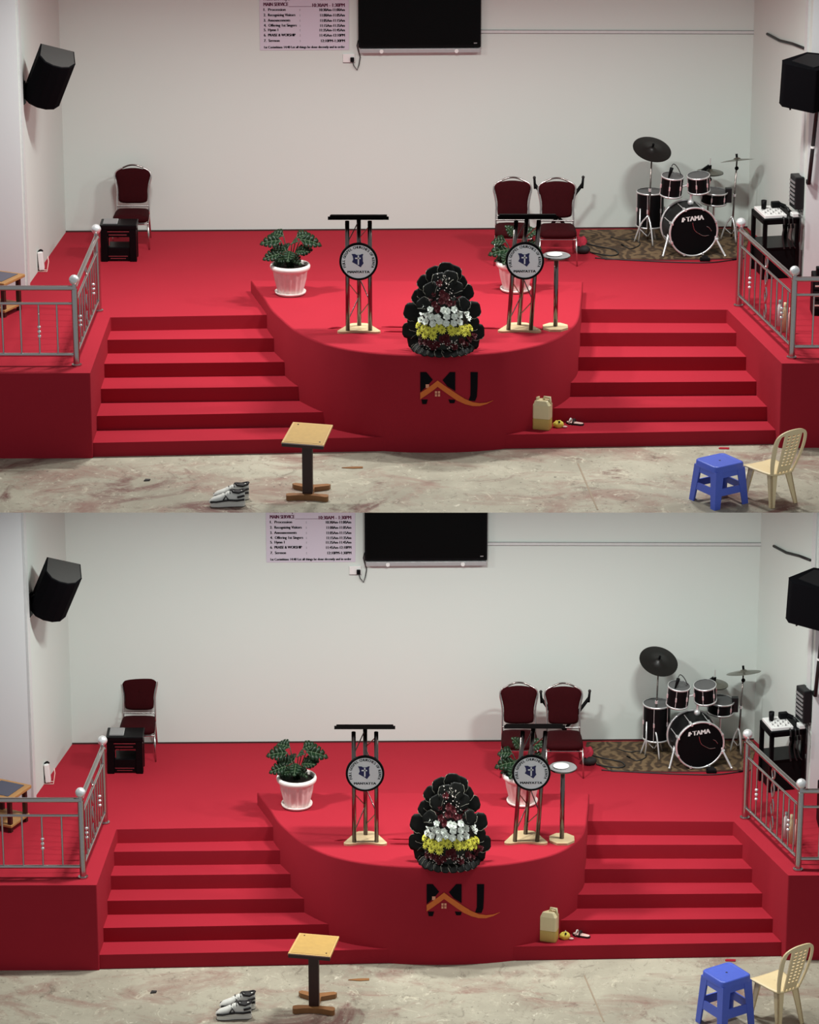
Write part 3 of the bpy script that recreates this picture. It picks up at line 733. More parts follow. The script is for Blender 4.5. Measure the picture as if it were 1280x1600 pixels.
# ================================================================== lecterns
def lectern(r, u, v, lean, label):
    t = Thing(r, 'truss_lectern', label, 'lectern', u=u, v=v, lev='pod')
    sh = lambda x, y, z: (x + lean * z, y, z)
    c = 1.0 / t.kz
    # base board with scooped front edge
    base = [(-34, 4), (-33, 0), (-27, -2.5), (-20, -1), (-12, 2.5), (0, 3.5), (12, 2.5), (20, -1), (27, -2.5), (33, 0), (34, 4), (31, 10), (16, 42), (10, 47), (-10, 47), (-16, 42), (-31, 10)]
    t.part('base_board', MB().prism([tuple(p) for p in smooth_closed(base, 1)], 0, 3.0), BASEWOOD, bevel=0.004)
    cols = [(-17.5, 6), (17.5, 6), (0, 34)]
    tops = 172
    for x, y in cols:
        t.part('column', MB().path([sh(x, y, 3), sh(x, y, tops if y < 20 else 168)], 3.4, n=12), DARKSTEEL)
    rods = []
    zs = [18, 48, 78, 108, 138, 165]
    for i in range(5):
        (a, b) = ((cols[0], cols[2]) if i % 2 == 0 else (cols[2], cols[0]))
        rods.append((sh(*a, zs[i]), sh(*b, zs[i + 1])))
        (a, b) = ((cols[1], cols[2]) if i % 2 else (cols[2], cols[1]))
        rods.append((sh(*a, zs[i]), sh(*b, zs[i + 1])))
    for a, b in rods: t.part('brace', MB().tube(a, b, 0.9, n=6), DARKSTEEL)
    # reading board, sloping down towards the speaker behind it
    bd = MB(); bd.M = Matrix.Translation(sh(0, 18, tops + 4)) @ Matrix.Rotation(R(-13 if r is A else -22), 4, 'X')
    bd.box(-44, 44, -26, 26, -2.5, 2.5); top = t.part('reading_board', bd, BOARDBLACK, bevel=0.005)
    lp = MB(); lp.M = bd.M; lp.box(-47, 47, -28, -26, -4.5, 0.5); t.part('front_lip', lp, BOARDBLACK, parent=top)
    # round sign
    d = MB(); cen = sh(0, -1, 112)
    d.M = Matrix.Translation(cen) @ Matrix.Scale(c, 4, (0, 0, 1)) @ Matrix.Rotation(R(90), 4, 'X')
    d.lathe([(0.01, -2), (29.5, -2), (30, -1), (30, 2.4), (29, 3), (27, 3), (26.5, 2.0)], 48)
    sg = t.part('sign_rim', d, BLACK)
    f = MB(); f.M = d.M; f.disc((0, 0, 2.2), 27, 48); t.part('sign_face', f, DISC, parent=sg)
    # print on the sign: x right, z up, facing the camera
    pr = MB(); pr.M = Matrix.Translation(cen) @ Matrix.Scale(c, 4, (0, 0, 1))
    s12 = 1 / 12.8
    kp = [(380, 330), (450, 330), (480, 350), (520, 352), (560, 345), (585, 330), (615, 330), (600, 380), (605, 430), (605, 480), (620, 520), (590, 560), (560, 605), (500, 560), (440, 525), (390, 495), (415, 440), (405, 380)]
    pr.add([((x - 520) * s12, -2.45, (490 - y) * s12) for x, y in kp], [tuple(range(len(kp)))[::-1]])
    t.part('emblem', pr, NAVY, parent=sg)
    cr = MB(); cr.M = pr.M
    for x0, x1, y0, y1 in ((502, 530, 360, 550), (452, 562, 405, 432)):
        cr.box((x0 - 520) * s12, (x1 - 520) * s12, -2.7, -2.5, (490 - y1) * s12, (490 - y0) * s12)
    t.part('cross', cr, DISC, parent=sg)
    le = MB(); le.M = pr.M
    nl = MB(); nl.M = pr.M
    letter(nl, 'MANYATTA', 0, -18.2, 3.8, -2.5, 34, 'c', 0, 0.35)
    t.part('place_lettering', nl, INK, parent=sg)
    word = 'FULL GOSPEL CHURCHES OF KENYA'; a0, a1 = R(205), R(-25)
    adv = {' ': 0.6, 'I': 0.5}
    tot = sum(adv.get(ch, 1.0) for ch in word); acc = 0.0
    for ch in word:
        wch = adv.get(ch, 1.0); ang = a0 + (a1 - a0) * (acc + wch / 2) / tot; acc += wch
        if ch == ' ': continue
        vs_, fs_, wd = text_geo(ch, 4.2 / 0.70)
        kx = min(1.0, 3.0 / max(wd, 0.1)); rr = 21.2
        M0 = le.M
        le.M = M0 @ Matrix.Translation((rr * math.cos(ang), -2.5, rr * math.sin(ang))) @ Matrix.Rotation(-(ang - math.pi / 2), 4, 'Y')
        for dx in (-0.2, 0.2): le.add([((x_ - wd / 2) * kx + dx, 0, z_) for x_, z_ in vs_], fs_)
        le.M = M0
    t.part('lettering', le, INK, parent=sg)
    return t
for r in ROOMS:
    lectern(r, 561, 521, 0.0, 'steel truss lectern with round church sign, left of the flowers, {} stage')
    lectern(r, 812, 520, 0.062, 'leaning steel truss lectern with round church sign, right of the flowers, {} stage')

# ================================================================== round pedestal table
def pedestal(r):
    t = Thing(r, 'pedestal_table', 'small round table on a thin pole beside the right lectern, {} stage', 'table', u=868, v=513, lev='pod')
    sh = 0.0
    oc = [(21 * math.cos(R(22.5 + 45 * k)), 21 * math.sin(R(22.5 + 45 * k))) for k in range(8)]
    t.part('base_board', MB().prism(oc, 0, 3.4), BASEWOOD, bevel=0.004)
    t.part('pole', MB().path([(0, 0, 3.4), (sh * 110, 0, 111)], 3.6, n=12), DARKSTEEL)
    m = MB(); m.lathe([(0.01, 110.5), (20, 110.5), (21.5, 111.5), (21.5, 113), (21, 113.6), (17, 113.8), (0.01, 113.8)], 32, (sh * 112, 0, 0))
    t.part('table_top', m, GREYBOX)
    t.part('rim_band', MB().lathe([(21.6, 111), (22.2, 111.6), (22.2, 113), (21.6, 113.6)], 32, (sh * 112, 0, 0)), DARKSTEEL)
    p = Thing(r, 'paper_plate', 'round white paper lying on the small round table, {} stage', 'plate', P=t.P + Vector(((sh * 112 - 3) / t.S, 0, 113.9 * t.kz / t.S)))
    p.part('plate', MB().lathe([(0.01, 0), (9, 0), (12.5, 1.4), (12.6, 1.0), (9, -0.1 + 0.2), (0.01, 0.1)], 28), WHITE)
for r in ROOMS: pedestal(r)

# ================================================================== plants and flowers
def leaf_mesh(L, W, lobes=5, droop=0.35, fold=0.18, split=0.55, mi_vein=1, vein=0.35):
    """a split leaf from the origin along +y, face up (+z), with midrib"""
    mb = MB()
    def bend(x, y):
        q = y / L
        return (x, y * (1 - 0.15 * droop * q), -droop * L * q * q * 0.6 + fold * abs(x) - 0.012 * x * x / max(W, 1) * 4)
    def edge(q):                       # half width at q
        q = min(max(q, 0), 1)
        return W * (0.55 + 0.45 * math.cos(math.pi * (q - 0.32))) * (1 - q ** 4) ** 0.6 * min(1, 0.35 + 4 * q)
    for s_ in (-1, 1):
        for i in range(lobes):
            a, b = i / lobes, (i + 1) / lobes
            w0, w1 = edge(a + 0.03), edge(b - 0.03)
            a2, b2 = a + 0.10 + 0.02, b + 0.10 - 0.045
            m0, m1 = (0, a * L), (0, b * L)
            i0, i1 = (s_ * w0 * split, (a + 0.05) * L), (s_ * w1 * split, (b + 0.05) * L)
            o0, o1 = (s_ * w0, min(a2, 1.0) * L), (s_ * w1 * 0.98, min(b2, 1.02) * L)
            vs_ = [bend(*p) for p in (m0, m1, i0, i1, o0, o1)]
            fs_ = [(0, 2, 3, 1), (2, 4, 5, 3)] if s_ > 0 else [(0, 1, 3, 2), (2, 3, 5, 4)]
            mb.add(vs_, fs_, True, 0)
            if vein:
                p, q = Vector(bend(0, (a + 0.02) * L)), Vector(bend(s_ * (w0 + w1) / 2 * 0.8, (a + b) / 2 * L + 0.09 * L))
                up = Vector((0, 0, vein * 0.6))
                d = (q - p).normalized(); sd = Vector((-d.y, d.x, 0)) * vein * 0.6
                mb.add([p + up + sd, p + up - sd, q + up * 1.2], [(0, 1, 2)], False, mi_vein)
    if vein:
        pts = [Vector(bend(0, L * k / 6)) + Vector((0, 0, vein * 0.5)) for k in range(7)]
        mb.path(pts, vein, n=4, mi=mi_vein)
    return mb
def broad_leaf(L, W, droop=0.2, vein=0.3):
    """a whole rounded leaf with scalloped edge along +y, face up"""
    mb = MB(); n = 12
    def pt(q, s_):
        wdt = W * max(0.0, 1 - abs(2 * q - 1.08) ** 3.2) ** 0.6 * (1 + 0.06 * math.sin(q * 22)) + 0.3
        x = s_ * wdt
        return (x, L * q, -droop * L * q * q + 0.10 * abs(x) - 0.02 * x * x / W)
    cols = (-1, -0.5, 0, 0.5, 1)
    vs_ = [pt(i / n, s_) for i in range(n + 1) for s_ in cols]
    mb.add(vs_, [(i * 5 + k, i * 5 + k + 1, (i + 1) * 5 + k + 1, (i + 1) * 5 + k) for i in range(n) for k in range(4)], True, 0)
    up = Vector((0, 0, vein))
    side = 1 if int(L * 7 + W) % 2 else -1
    mb.path([Vector(pt(0.45 + 0.5 * i / 6, side * 0.97)) + up * 0.5 for i in range(7)], vein * 1.2, n=4, mi=1)  # rim highlight painted along one edge
    mb.path([Vector(pt(0.25 + 0.12 * i, -side * (0.15 + 0.25 * i))) + up for i in range(4)], vein * 0.9, n=4, mi=1)
    return mb
def orient(base, d, nrm):
    y = Vector(d).normalized(); z = Vector(nrm); z = (z - y * z.dot(y)).normalized(); x = y.cross(z)
    M = Matrix((x, y, z)).transposed().to_4x4(); M.translation = Vector(base)
    return M
def put(mb, src, M):
    o = len(mb.v)
    mb.v += [M @ p for p in src.v]; mb.f += [[i + o for i in q] for q in src.f]; mb.sm += src.sm; mb.mi += src.mi
def potted_plant(r, u, v, leaves, label, seed):
    rng = random.Random(seed)
    t = Thing(r, 'potted_plant', label, 'plant', u=u, v=v, lev='pod')
    pot = MB(); pot.lathe([(17, 2), (19, 4), (21, 12), (24, 24), (26, 38)], 96, flute=0.05, nf=16)
    pot.disc((0, 0, 2), 17, 96, up=False)
    p = t.part('pot', pot, POT)
    t.part('pot_rim', MB().lathe([(25, 37), (29, 38), (31, 40), (31.5, 43), (30.5, 46), (28, 46.5), (27, 44), (26.5, 40)], 40), POTRIM, parent=p)
    t.part('saucer', MB().lathe([(0.01, 0), (21, 0), (24, 2.5), (24.5, 5), (23.5, 5.2), (21, 3.2), (17, 2.6)], 40), POTRIM)
    t.part('soil', MB().disc((0, 0, 41), 26.6, 32), SOIL)
    for (x, y, z, dx, dy, dz, L, W, dr) in leaves:
        lf = MB(); M = orient((x, y, z), (dx, dy, dz), (-dx * 0.2, -0.75, 0.85 if dz < 0.8 else 0.2)); put(lf, leaf_mesh(L, W, 5, dr), M)
        o = t.part('leaf', lf, [LEAF, LEAFVEIN], solid=0.002)
        st = MB().path([(rng.uniform(-6, 6), rng.uniform(-4, 4), 40), ((x) * 0.5, y * 0.5, (40 + z) / 2 + 2), (x, y, z)], 0.8, n=5)
        t.part('stalk', st, LEAF, parent=o)
def leafset(seed, spread, zlo, zhi, n):
    rng = random.Random(seed); out = []
    for k in range(n):
        a = 2 * math.pi * (k + rng.uniform(-0.3, 0.3)) / n
        rr = rng.uniform(0.25, 0.75) * spread
        x, y = rr * math.cos(a), rr * math.sin(a) * 0.8
        out.append((x, y, rng.uniform(zlo, zhi), math.cos(a), math.sin(a) * 0.7, rng.uniform(-0.2, 0.35), rng.uniform(19, 27), rng.uniform(8, 11.5), rng.uniform(0.4, 0.9)))
    return out
for r in ROOMS:
    big = [(-14, 0, 82, -1, -0.25, 0.12, 33, 13, 0.6), (-10, 6, 88, -0.7, 0.3, 0.2, 26, 11, 0.6), (16, 0, 84, 1, -0.3, 0.05, 34, 13, 0.75), (10, 4, 86, 0.8, 0.2, 0.3, 25, 11, 0.5),
           (-16, -8, 64, -1, -0.5, -0.05, 28, 11, 0.5), (3, 3, 78, 0.15, -0.4, 0.3, 18, 8, 0.6)]
    potted_plant(r, 454, 459, big + leafset(5, 18, 50, 68, 11), 'broad-leaved plant in a pinkish white pot left of the left lectern, {} stage', 3)
    lo = [(-12, -4, 64, -1, -0.4, 0.1, 32, 13, 0.7), (-16, 0, 76, -1, 0.2, 0.1, 26, 11, 0.6), (12, 2, 86, 0.7, -0.3, 0.4, 24, 11, 0.6), (-4, 4, 84, -0.3, -0.3, 0.6, 22, 10, 0.5), (14, -4, 72, 1, -0.5, 0.1, 26, 11, 0.7), (-10, -10, 58, -0.4, -1, -0.1, 24, 11, 0.6)]
    potted_plant(r, 806, 454, lo + leafset(9, 18, 50, 70, 10), 'broad-leaved plant in a white pot behind the right lectern, {} stage', 4)

def bloom(R0, kind):
    """a small flower head facing +y... built facing +z"""
    mb = MB()
    if kind == 'rose':
        for ring, (n, rr, zz, tilt) in enumerate(((6, 1.0, 0.0, 0.35), (5, 0.68, 0.30, 0.8), (4, 0.38, 0.5, 1.4))):
            for k in range(n):
                a = 2 * math.pi * k / n + ring * 0.5; da = math.pi / n * 1.25
                i, o = 0.25 * rr, rr
                P = lambda ang, rad, z: (R0 * rad * math.cos(ang), R0 * rad * math.sin(ang), R0 * z)
                mb.add([P(a - da * .4, i, zz - 0.1), P(a + da * .4, i, zz - 0.1), P(a + da, o * 0.8, zz + 0.25 * tilt), P(a, o, zz + 0.32 * tilt), P(a - da, o * 0.8, zz + 0.25 * tilt)], [(0, 1, 2, 3, 4)], True)
        mb.ball((0, 0, 0.55 * R0), 0.28 * R0, 6, 4)
    else:
        for ring, (n, rr, zz) in enumerate(((11, 1.0, 0.05), (9, 0.72, 0.25))):
            for k in range(n):
                a = 2 * math.pi * k / n + ring * 0.3; da = math.pi / n * 0.8
                P = lambda ang, rad, z: (R0 * rad * math.cos(ang), R0 * rad * math.sin(ang), R0 * z)
                mb.add([P(a, 0.12, zz), P(a + da, rr * 0.7, zz + 0.12), P(a, rr, zz + 0.05), P(a - da, rr * 0.7, zz + 0.12)], [(0, 1, 2, 3)], True)
        mb.ball((0, 0, 0.25 * R0), 0.25 * R0, 8, 5, (1, 1, 0.7), mi=1)
    return mb
CENTRE = mat('flower_centre', (0.30, 0.28, 0.03), 0.8)
def flowers(r):
    rng = random.Random(21)
    t = Thing(r, 'flower_arrangement', 'tall cone of white and yellow flowers with black leaves at the podium edge, {} stage', 'flowers', u=692, v=546, lev='pod')
    # cone surface: front half-width at height z
    def hw(z):
        prof = [(0, 40), (12, 45), (40, 44), (70, 41), (88, 26), (110, 13), (122, 5)]
        for (z0_, w0), (z1_, w1) in zip(prof, prof[1:]):
            if z <= z1_: return w0 + (w1 - w0) * (z - z0_) / (z1_ - z0_)
        return 6
    core = MB(); core.lathe([(0.01, 0), (34, 0), (38, 6)] + [(hw(z) * 0.84, z) for z in range(12, 118, 10)] + [(0.01, 118)], 20)
    for i, p in enumerate(core.v):
        core.v[i] = Vector((p.x * (1 + 0.08 * rng.uniform(-1, 1)), p.y * 0.75, p.z))
    t.part('foliage_core', core, FOAMGREEN)
    def spot(x, z, out=0.0):
        h = hw(z) * 0.86; q = max(-0.98, min(0.98, x / h)); y = -math.sqrt(1 - q * q) * h * 0.75
        n = Vector((q * 0.8, -math.sqrt(1 - q * q) * 1.1, 0.6)).normalized()
        return Vector((x, y, z)) + n * out, n
    def put_flower(name, kind, x, z, rad, mt):
        p, n = spot(x, z, 2.5 if mt is not PETALR else 0.5)
        m = MB(); put(m, bloom(rad, kind), orient(p, n.orthogonal(), n)); t.part(name, m, mt)
    # photo crop coordinates (scale 7.11 about x 692, base row 552)
    for X, Y in [(460, 590), (515, 600), (440, 650), (490, 660), (535, 680), (595, 680), (660, 600), (700, 610), (690, 670), (770, 600), (770, 675), (825, 670), (840, 610), (885, 620), (900, 680), (420, 735), (470, 740), (545, 750), (620, 720), (690, 742), (765, 745), (830, 745), (915, 740)]:
        put_flower('white_flower', 'rose', X / 7.11 + 600 - 692 + rng.uniform(-.6, .6), (1075 - Y) / 7.11 + 1, 6.2, PETALW)
    for X, Y in [(400, 800), (455, 810), (500, 830), (560, 825), (610, 780), (645, 815), (410, 870), (470, 885), (550, 885), (735, 800), (745, 840), (805, 840), (850, 820), (900, 830), (940, 840), (870, 870), (915, 890)]:
        put_flower('yellow_flower', 'daisy', X / 7.11 + 600 - 692, (1075 - Y) / 7.11 + 1, 7.4, [PETALY, CENTRE])
    for X, Y in [(520, 480), (560, 450), (610, 330), (640, 500), (690, 460), (770, 410), (560, 540), (830, 500), (800, 540), (600, 580), (690, 880), (650, 900), (470, 950), (520, 960), (590, 960), (700, 940), (860, 950), (940, 960), (990, 920), (420, 960), (640, 430), (720, 520), (480, 540), (860, 560), (780, 990), (550, 1010), (900, 1000)]:
        put_flower('red_flower', 'rose', X / 7.11 + 600 - 692, max(4, (1075 - Y) / 7.11), 6.6, PETALR)
    # broad dark leaves fanning out behind and to the sides
    LV = [(-6, 96, -0.40, 1, 32, 14), (9, 97, 0.35, 1, 33, 14), (4, 102, 0.05, 1, 31, 13), (-16, 92, -0.9, 0.7, 28, 12), (20, 82, 1, 0.35, 30, 12), (-24, 72, -1, 0.55, 28, 12), (-30, 52, -1, 0.30, 34, 14),
          (30, 56, 1, 0.25, 32, 13), (-32, 28, -1, 0.05, 34, 13), (34, 26, 1, 0.05, 34, 13), (-30, 42, -1, -0.1, 28, 12), (34, 42, 1, -0.15, 26, 11), (-28, 16, -1, -0.2, 30, 12), (30, 14, 1, -0.15, 30, 12), (-20, 84, -0.8, 0.2, 22, 10), (16, 96, 0.8, 0.5, 24, 11)]
    for x, z, dx, dz, L, W in LV:
        lf = MB(); put(lf, broad_leaf(L, W), orient((x * 0.9, 3, z), (dx, -0.08, dz), (0, -1, 0.25)))
        t.part('leaf', lf, [BLACKLEAF, VEINGLINT], solid=0.002)
    for x, z, dx, dz, L, W in ((-12, 84, -0.5, 1, 26, 12), (13, 86, 0.5, 1, 26, 12), (-3, 94, -0.15, 1, 28, 12), (8, 98, 0.2, 1, 27, 12), (-22, 66, -0.7, 0.8, 24, 11), (24, 68, 0.7, 0.8, 22, 11)):
        y = -hw(z) * 0.62
        lf = MB(); put(lf, broad_leaf(L, W, 0.1), orient((x, y, z), (dx, 0.35, dz), (0.1 * dx, -1, 0.3)))
        t.part('leaf', lf, [BLACKLEAF, VEINGLINT], solid=0.002)
    for k in range(12):
        a = math.pi + math.pi * (k + 0.5) / 12
        lf = MB(); put(lf, broad_leaf(20, 7.5, 0.4), orient((30 * math.cos(a), 22 * math.sin(a), 9), (math.cos(a), math.sin(a), -0.1), (0, -0.5, 1)))
        t.part('leaf', lf, [BLACKLEAF, VEINGLINT], solid=0.002)
    # scattered tiny blossoms: too small and many to pick apart
    m = MB()
    for k in range(110):
        if k < 62: z = rng.uniform(3, 22); x = rng.uniform(-1, 1) * hw(z) * 0.8
        else: z = rng.uniform(72, 116); x = rng.uniform(-1, 1) * hw(z) * 0.8
        p, n = spot(x, z, rng.uniform(2.5, 5))
        M0 = m.M; m.M = orient(p, n.orthogonal(), n); m.ball((0, 0, 0), rng.uniform(0.7, 1.4), 6, 4, (1, rng.uniform(0.4, 1), 0.6)); m.M = M0
    t.part('tiny_blossoms', m, PETALP, kind='stuff')
for r in ROOMS: flowers(r)

# ================================================================== emblem on the podium front
def podium_logo(r):
    S, kz = r.scale(r.ground(690, 555, r.lift))
    pts = r.pod_s; us = []
    def hit(u, v, out):
        """point of the podium's curved front at a pixel, pushed out along its normal"""
        best = None
        d = ray(u + r.du, v + r.dv)
        for a, b in zip(pts, pts[1:]):
            e = b - a; den = d.x * e.y - d.y * e.x
            if abs(den) < 1e-9: continue
            qx, qy = a.x - CAM.x, a.y - CAM.y
            tt = (qx * e.y - qy * e.x) / den; s_ = (qx * d.y - qy * d.x) / den
            if -0.001 <= s_ <= 1.001 and (best is None or tt < best[0]):
                n = Vector((e.y, -e.x, 0)).normalized(); n = n if n.y < 0 else -n
                best = (tt, n)
        tt, n = best
        return CAM + d * tt + n * out
    def shape(name, polys, m, out):
        mb = MB()
        for poly in polys:
            # slice into thin columns so that it follows the curve
            mb.add([hit(u, v, out) for u, v in poly], [tuple(range(len(poly)))])
        o = make_obj(name, mb, m, r.stage.e, (1, 1, 1), r.stage.P, solid=0.004)
        return o
    k = 1 / 7.11
    F = lambda x, y: (620 + x * k, 570 + y * k)
    quad = lambda x0, y0, x1, y1: [F(x0, y0), F(x1, y0), F(x1, y1), F(x0, y1)]
    dark = [[F(262, 80), F(330, 80), F(400, 165), F(340, 235), F(262, 300)], [F(510, 170), F(590, 80), F(650, 80), F(650, 290), F(560, 235)],
            [F(275, 385), F(345, 385), F(330, 435), F(285, 435)], [F(575, 385), F(650, 390), F(640, 425), F(590, 425)]]
    shape('letter_mark', dark, INK, 0.004)
    shape('letter_mark', [[F(820, 80), F(900, 80), F(897, 240), F(820, 240)], [F(820, 240), F(897, 240), F(890, 350), F(870, 400), F(800, 395), F(818, 340)]], INK, 0.004)
    top = [(262, 310), (330, 265), (400, 215), (455, 172), (520, 222), (600, 275), (680, 330), (760, 378), (840, 412), (920, 425), (1000, 418), (1072, 392)]
    bot = [(262, 380), (330, 335), (400, 285), (455, 242), (500, 275), (590, 340), (670, 395), (760, 435), (840, 455), (920, 456), (1000, 432), (1072, 393)]
    shape('roof_swoosh', [[F(*bot[i]), F(*bot[i + 1]), F(*top[i + 1]), F(*top[i])] for i in range(11)], ORANGE, 0.007)
    shape('chimney_mark', [quad(322, 215, 360, 255)], PALEPRINT, 0.006)
    shape('window_mark', [quad(x, y, x + 24, y + 26) for x in (425, 458) for y in (290, 323)], PALEPRINT, 0.007)
for r in ROOMS: podium_logo(r)

# ================================================================== rug and drum kit
RUGZ = 0.008
def drums(r):
    g = lambda u, v: r.ground(u, v, 0)
    t = Thing(r, 'patterned_rug', 'brown swirl-patterned rug under the drum kit on the {} stage', 'rug', u=1040, v=380, raw=True)
    out = [(907, 359), (1000, 358), (1090, 357), (1166, 357), (1172, 366), (1163, 403), (1100, 404.5), (1030, 405.5), (985, 405), (945, 405), (925, 396), (912, 384), (905, 370)]
    mb = MB().prism([xy(g(u, v + (1 if v < 360 else 0))) for u, v in out], r.z0 + 0.001, r.z0 + RUGZ)
    o = t.part('pile', mb, RUG)
    pts = [g(u, v) for u, v in [(945, 406), (985, 406.5), (1030, 407), (1100, 406), (1163, 404.5)]]
    t.part('hem', MB().path([p + Vector((0, 0, 0.005)) for p in pts], 0.006, n=6), TRIM)

    def P(u, v): return r.ground(u, v, RUGZ)
    # --- bass drum with the two mounted toms
    t = Thing(r, 'bass_drum', 'black bass drum with two mounted toms, front head facing the hall, {} stage', 'drum', P=P(1083, 401))
    c = 1 / t.kz
    yaw = math.atan2(11, 50)
    M = Matrix.Translation((0, 0, 40 * c)) @ Matrix.Scale(c, 4, (0, 0, 1)) @ Matrix.Rotation(yaw, 4, 'Z') @ Matrix.Rotation(R(90), 4, 'X')     # local z = towards the camera
    m = MB(); m.M = M; m.lathe([(37.2, -50), (37.2, 0)], 48); t.part('shell', m, SHELLM)
    for z, nm, mt in ((0, 'front_hoop', CHROME), (-50, 'rear_hoop', CHROME)):
        m = MB(); m.M = M; m.lathe([(37, z - 2.5), (39.6, z - 2.5), (39.9, z + 1), (39.2, z + 2), (37.6, z + 2), (37, z + 1)], 48); hp = t.part(nm, m, mt)
    m = MB(); m.M = M; m.disc((0, 0, 0.3), 37.5, 48); hd = t.part('front_head', m, HEADM)
    m = MB(); m.M = M; m.disc((0, 0, -50), 37.5, 48, up=False); t.part('rear_head', m, SKIN)
    m = MB(); m.M = M; 
    def flat(mb, polys):
        for q in polys: mb.add([(x, y, 0.7) for x, y in q], [tuple(range(len(q)))])
    lm = MB(); lm.M = M @ Matrix.Rotation(R(4), 4, 'Z') @ Matrix.Rotation(R(-90), 4, 'X')
    letter(lm, 'TAMA', 3, 18, 7.5, -0.7, 28, 'c', 0, 0.55)
    t.part('lettering', lm, WHITE, parent=hd)
    sm = MB(); sm.M = M @ Matrix.Rotation(R(4), 4, 'Z'); flat(sm, [[(-19, 18), (-15.5, 18), (-14, 25), (-17.5, 25)], [(-16, 20), (-12.5, 21), (-13, 23), (-15.5, 23.5)]]); t.part('logo_mark', sm, WHITE, parent=hd)
    # port ring's reflection in the head, drawn as thin steel arcs
    m = MB(); m.M = M
    m.path(smooth_open([(-2, 15, 0.9), (-1.4, 10, 0.9), (1.4, 1.4, 0.9), (9.9, -4.2, 0.9), (16, -7.7, 0.9), (24.6, -6.7, 0.9)], 2), 0.7, n=5)
    m2 = MB(); m2.M = M; m2.path(smooth_open([(21, 7.4, 0.9), (25, 5.5, 0.9), (28.5, 0, 0.9)], 2), 0.7, n=5)
    t.part('port_reflection_ring', m, STEEL, parent=hd); t.part('port_edge', m2, STEEL, parent=hd)
    for k in range(8):
        a = R(22.5 + 45 * k)
        m = MB(); m.M = M; x, y = 38.6 * math.cos(a), 38.6 * math.sin(a)
        m.box(x - 1.6, x + 1.6, y - 1.6, y + 1.6, -10, 3.5); m.tube((x, y, -40), (x, y, -10), 0.7, n=6)
        t.part('tension_claw', m, CHROME)
    for s_, x2 in ((-1, -47), (1, 50)):
        m = MB(); m.tube((s_ * 34 - 3, 12, 34), (x2, -3, 2), 1.7, n=8); m.ball((x2, -3, 2.2), 2.0, 8, 6); m.tube((s_ * 34 - 3, 12, 34), (s_ * 39 - 1, 7, 24), 2.6, n=8); t.part('spur', m, CHROME)
    # toms on a central post
    m = MB(); m.tube((-4, 24, 74), (-2, 24, 112), 2.2, n=8); m.ball((-4, 24, 78), 5, 10, 6); t.part('tom_post', m, CHROME)
    def drum_can(mb_list, cx, cy, cz, rad, h, tx, ty):
        Mx = Matrix.Translation((cx, cy, cz)) @ Matrix.Rotation(R(tx), 4, 'X') @ Matrix.Rotation(R(ty), 4, 'Y')
        return Mx
    def tom(T, cx, cy, cz, rad, h, tx=-14, ty=0, nm='tom'):
        Mx = drum_can(None, cx, cy, cz, rad, h, tx, ty)
        m = MB(); m.M = Mx; m.lathe([(rad, -h / 2), (rad, h / 2)], 28); m.disc((0, 0, -h / 2), rad, 28, up=False); s0 = T.part(nm, m, SHELLM)
        for z in (-h / 2, h / 2):
            m = MB(); m.M = Mx; m.lathe([(rad, z - 1.2), (rad + 1, z - 1.2), (rad + 1.1, z + 1.2), (rad, z + 1.2)], 28); T.part('rim_hoop', m, CHROME, parent=s0)
        m = MB(); m.M = Mx; m.disc((0, 0, h / 2 + 0.2), rad, 28); T.part('head', m, SKIN, parent=s0)
        for k in range(6):
            a = R(60 * k + 15); x, y = (rad + 1) * math.cos(a), (rad + 1) * math.sin(a)
            m = MB(); m.M = Mx; m.tube((x, y, -h / 2), (x, y, h / 2), 0.5, n=5); m.box(x - 1.1, x + 1.1, y - 1.1, y + 1.1, -3, 3); T.part('lug', m, CHROME, parent=s0)
        return Mx
    tom(t, -34, 26, 104, 17, 29, 6, 4); tom(t, 8, 28, 107, 17, 24, 7, -4)
    for a, b in (((-2, 24, 106), (-20, 26, 102)), ((-2, 24, 108), (-6, 27, 106))): t.part('tom_arm', MB().tube(a, b, 1.6, n=8), CHROME)
    # microphone clipped on the first tom
    m = MB().path([(-40, 16, 118), (-37, 14, 128), (-35.5, 13, 134)], [1.2, 2.6, 3.0], n=8); t.part('microphone', m, BLACK)
    t.part('microphone_lead', MB().path(smooth_open([(-36, 13, 136), (-33, 14, 141), (-26, 18, 134), (-20, 22, 121)], 2), 0.7, n=5), CABLE)

    # --- floor tom
    t = Thing(r, 'floor_tom', 'black floor tom standing left of the bass drum, {} stage', 'drum', P=P(1015, 374))
    tom(t, 0, 0, 48, 21, 52, 0, 0, 'shell')
    for k in range(3):
        a = R(90 + 120 * k + 15); x, y = 23.5 * math.cos(a), 23.5 * math.sin(a)
        t.part('leg', MB().path([(x, y, 52), (x, y, 14), (x * 1.1, y * 1.1, 0.5)], 1.1, n=8), CHROME)
    # --- snare on its stand
    t = Thing(r, 'snare_drum', 'black snare drum on a stand at the right of the kit, {} stage', 'drum', P=P(1114, 379 if r is A else 374.5))
    tom(t, 0, 0, 71, 20, 17, 3, 3, 'shell')
    st_ = MB().tube((0, 0, 20), (0, 0, 60), 1.8, n=8); t.part('stand_pole', st_, CHROME)
    for k in range(3):
        a = R(30 + 120 * k); t.part('stand_leg', MB().path([(0, 0, 24), (9 * math.cos(a), 7 * math.sin(a), 9), (12 * math.cos(a), 10 * math.sin(a), 1.5)], 1.0, n=6), CHROME)
        t.part('basket_arm', MB().path([(0, 0, 57), (17 * math.cos(a), 17 * math.sin(a), 60)], 1.0, n=6), CHROME)
    m = MB().box(17, 27, -6, 4, 63, 85); t.part('strainer', m, DEVICE, bevel=0.006)

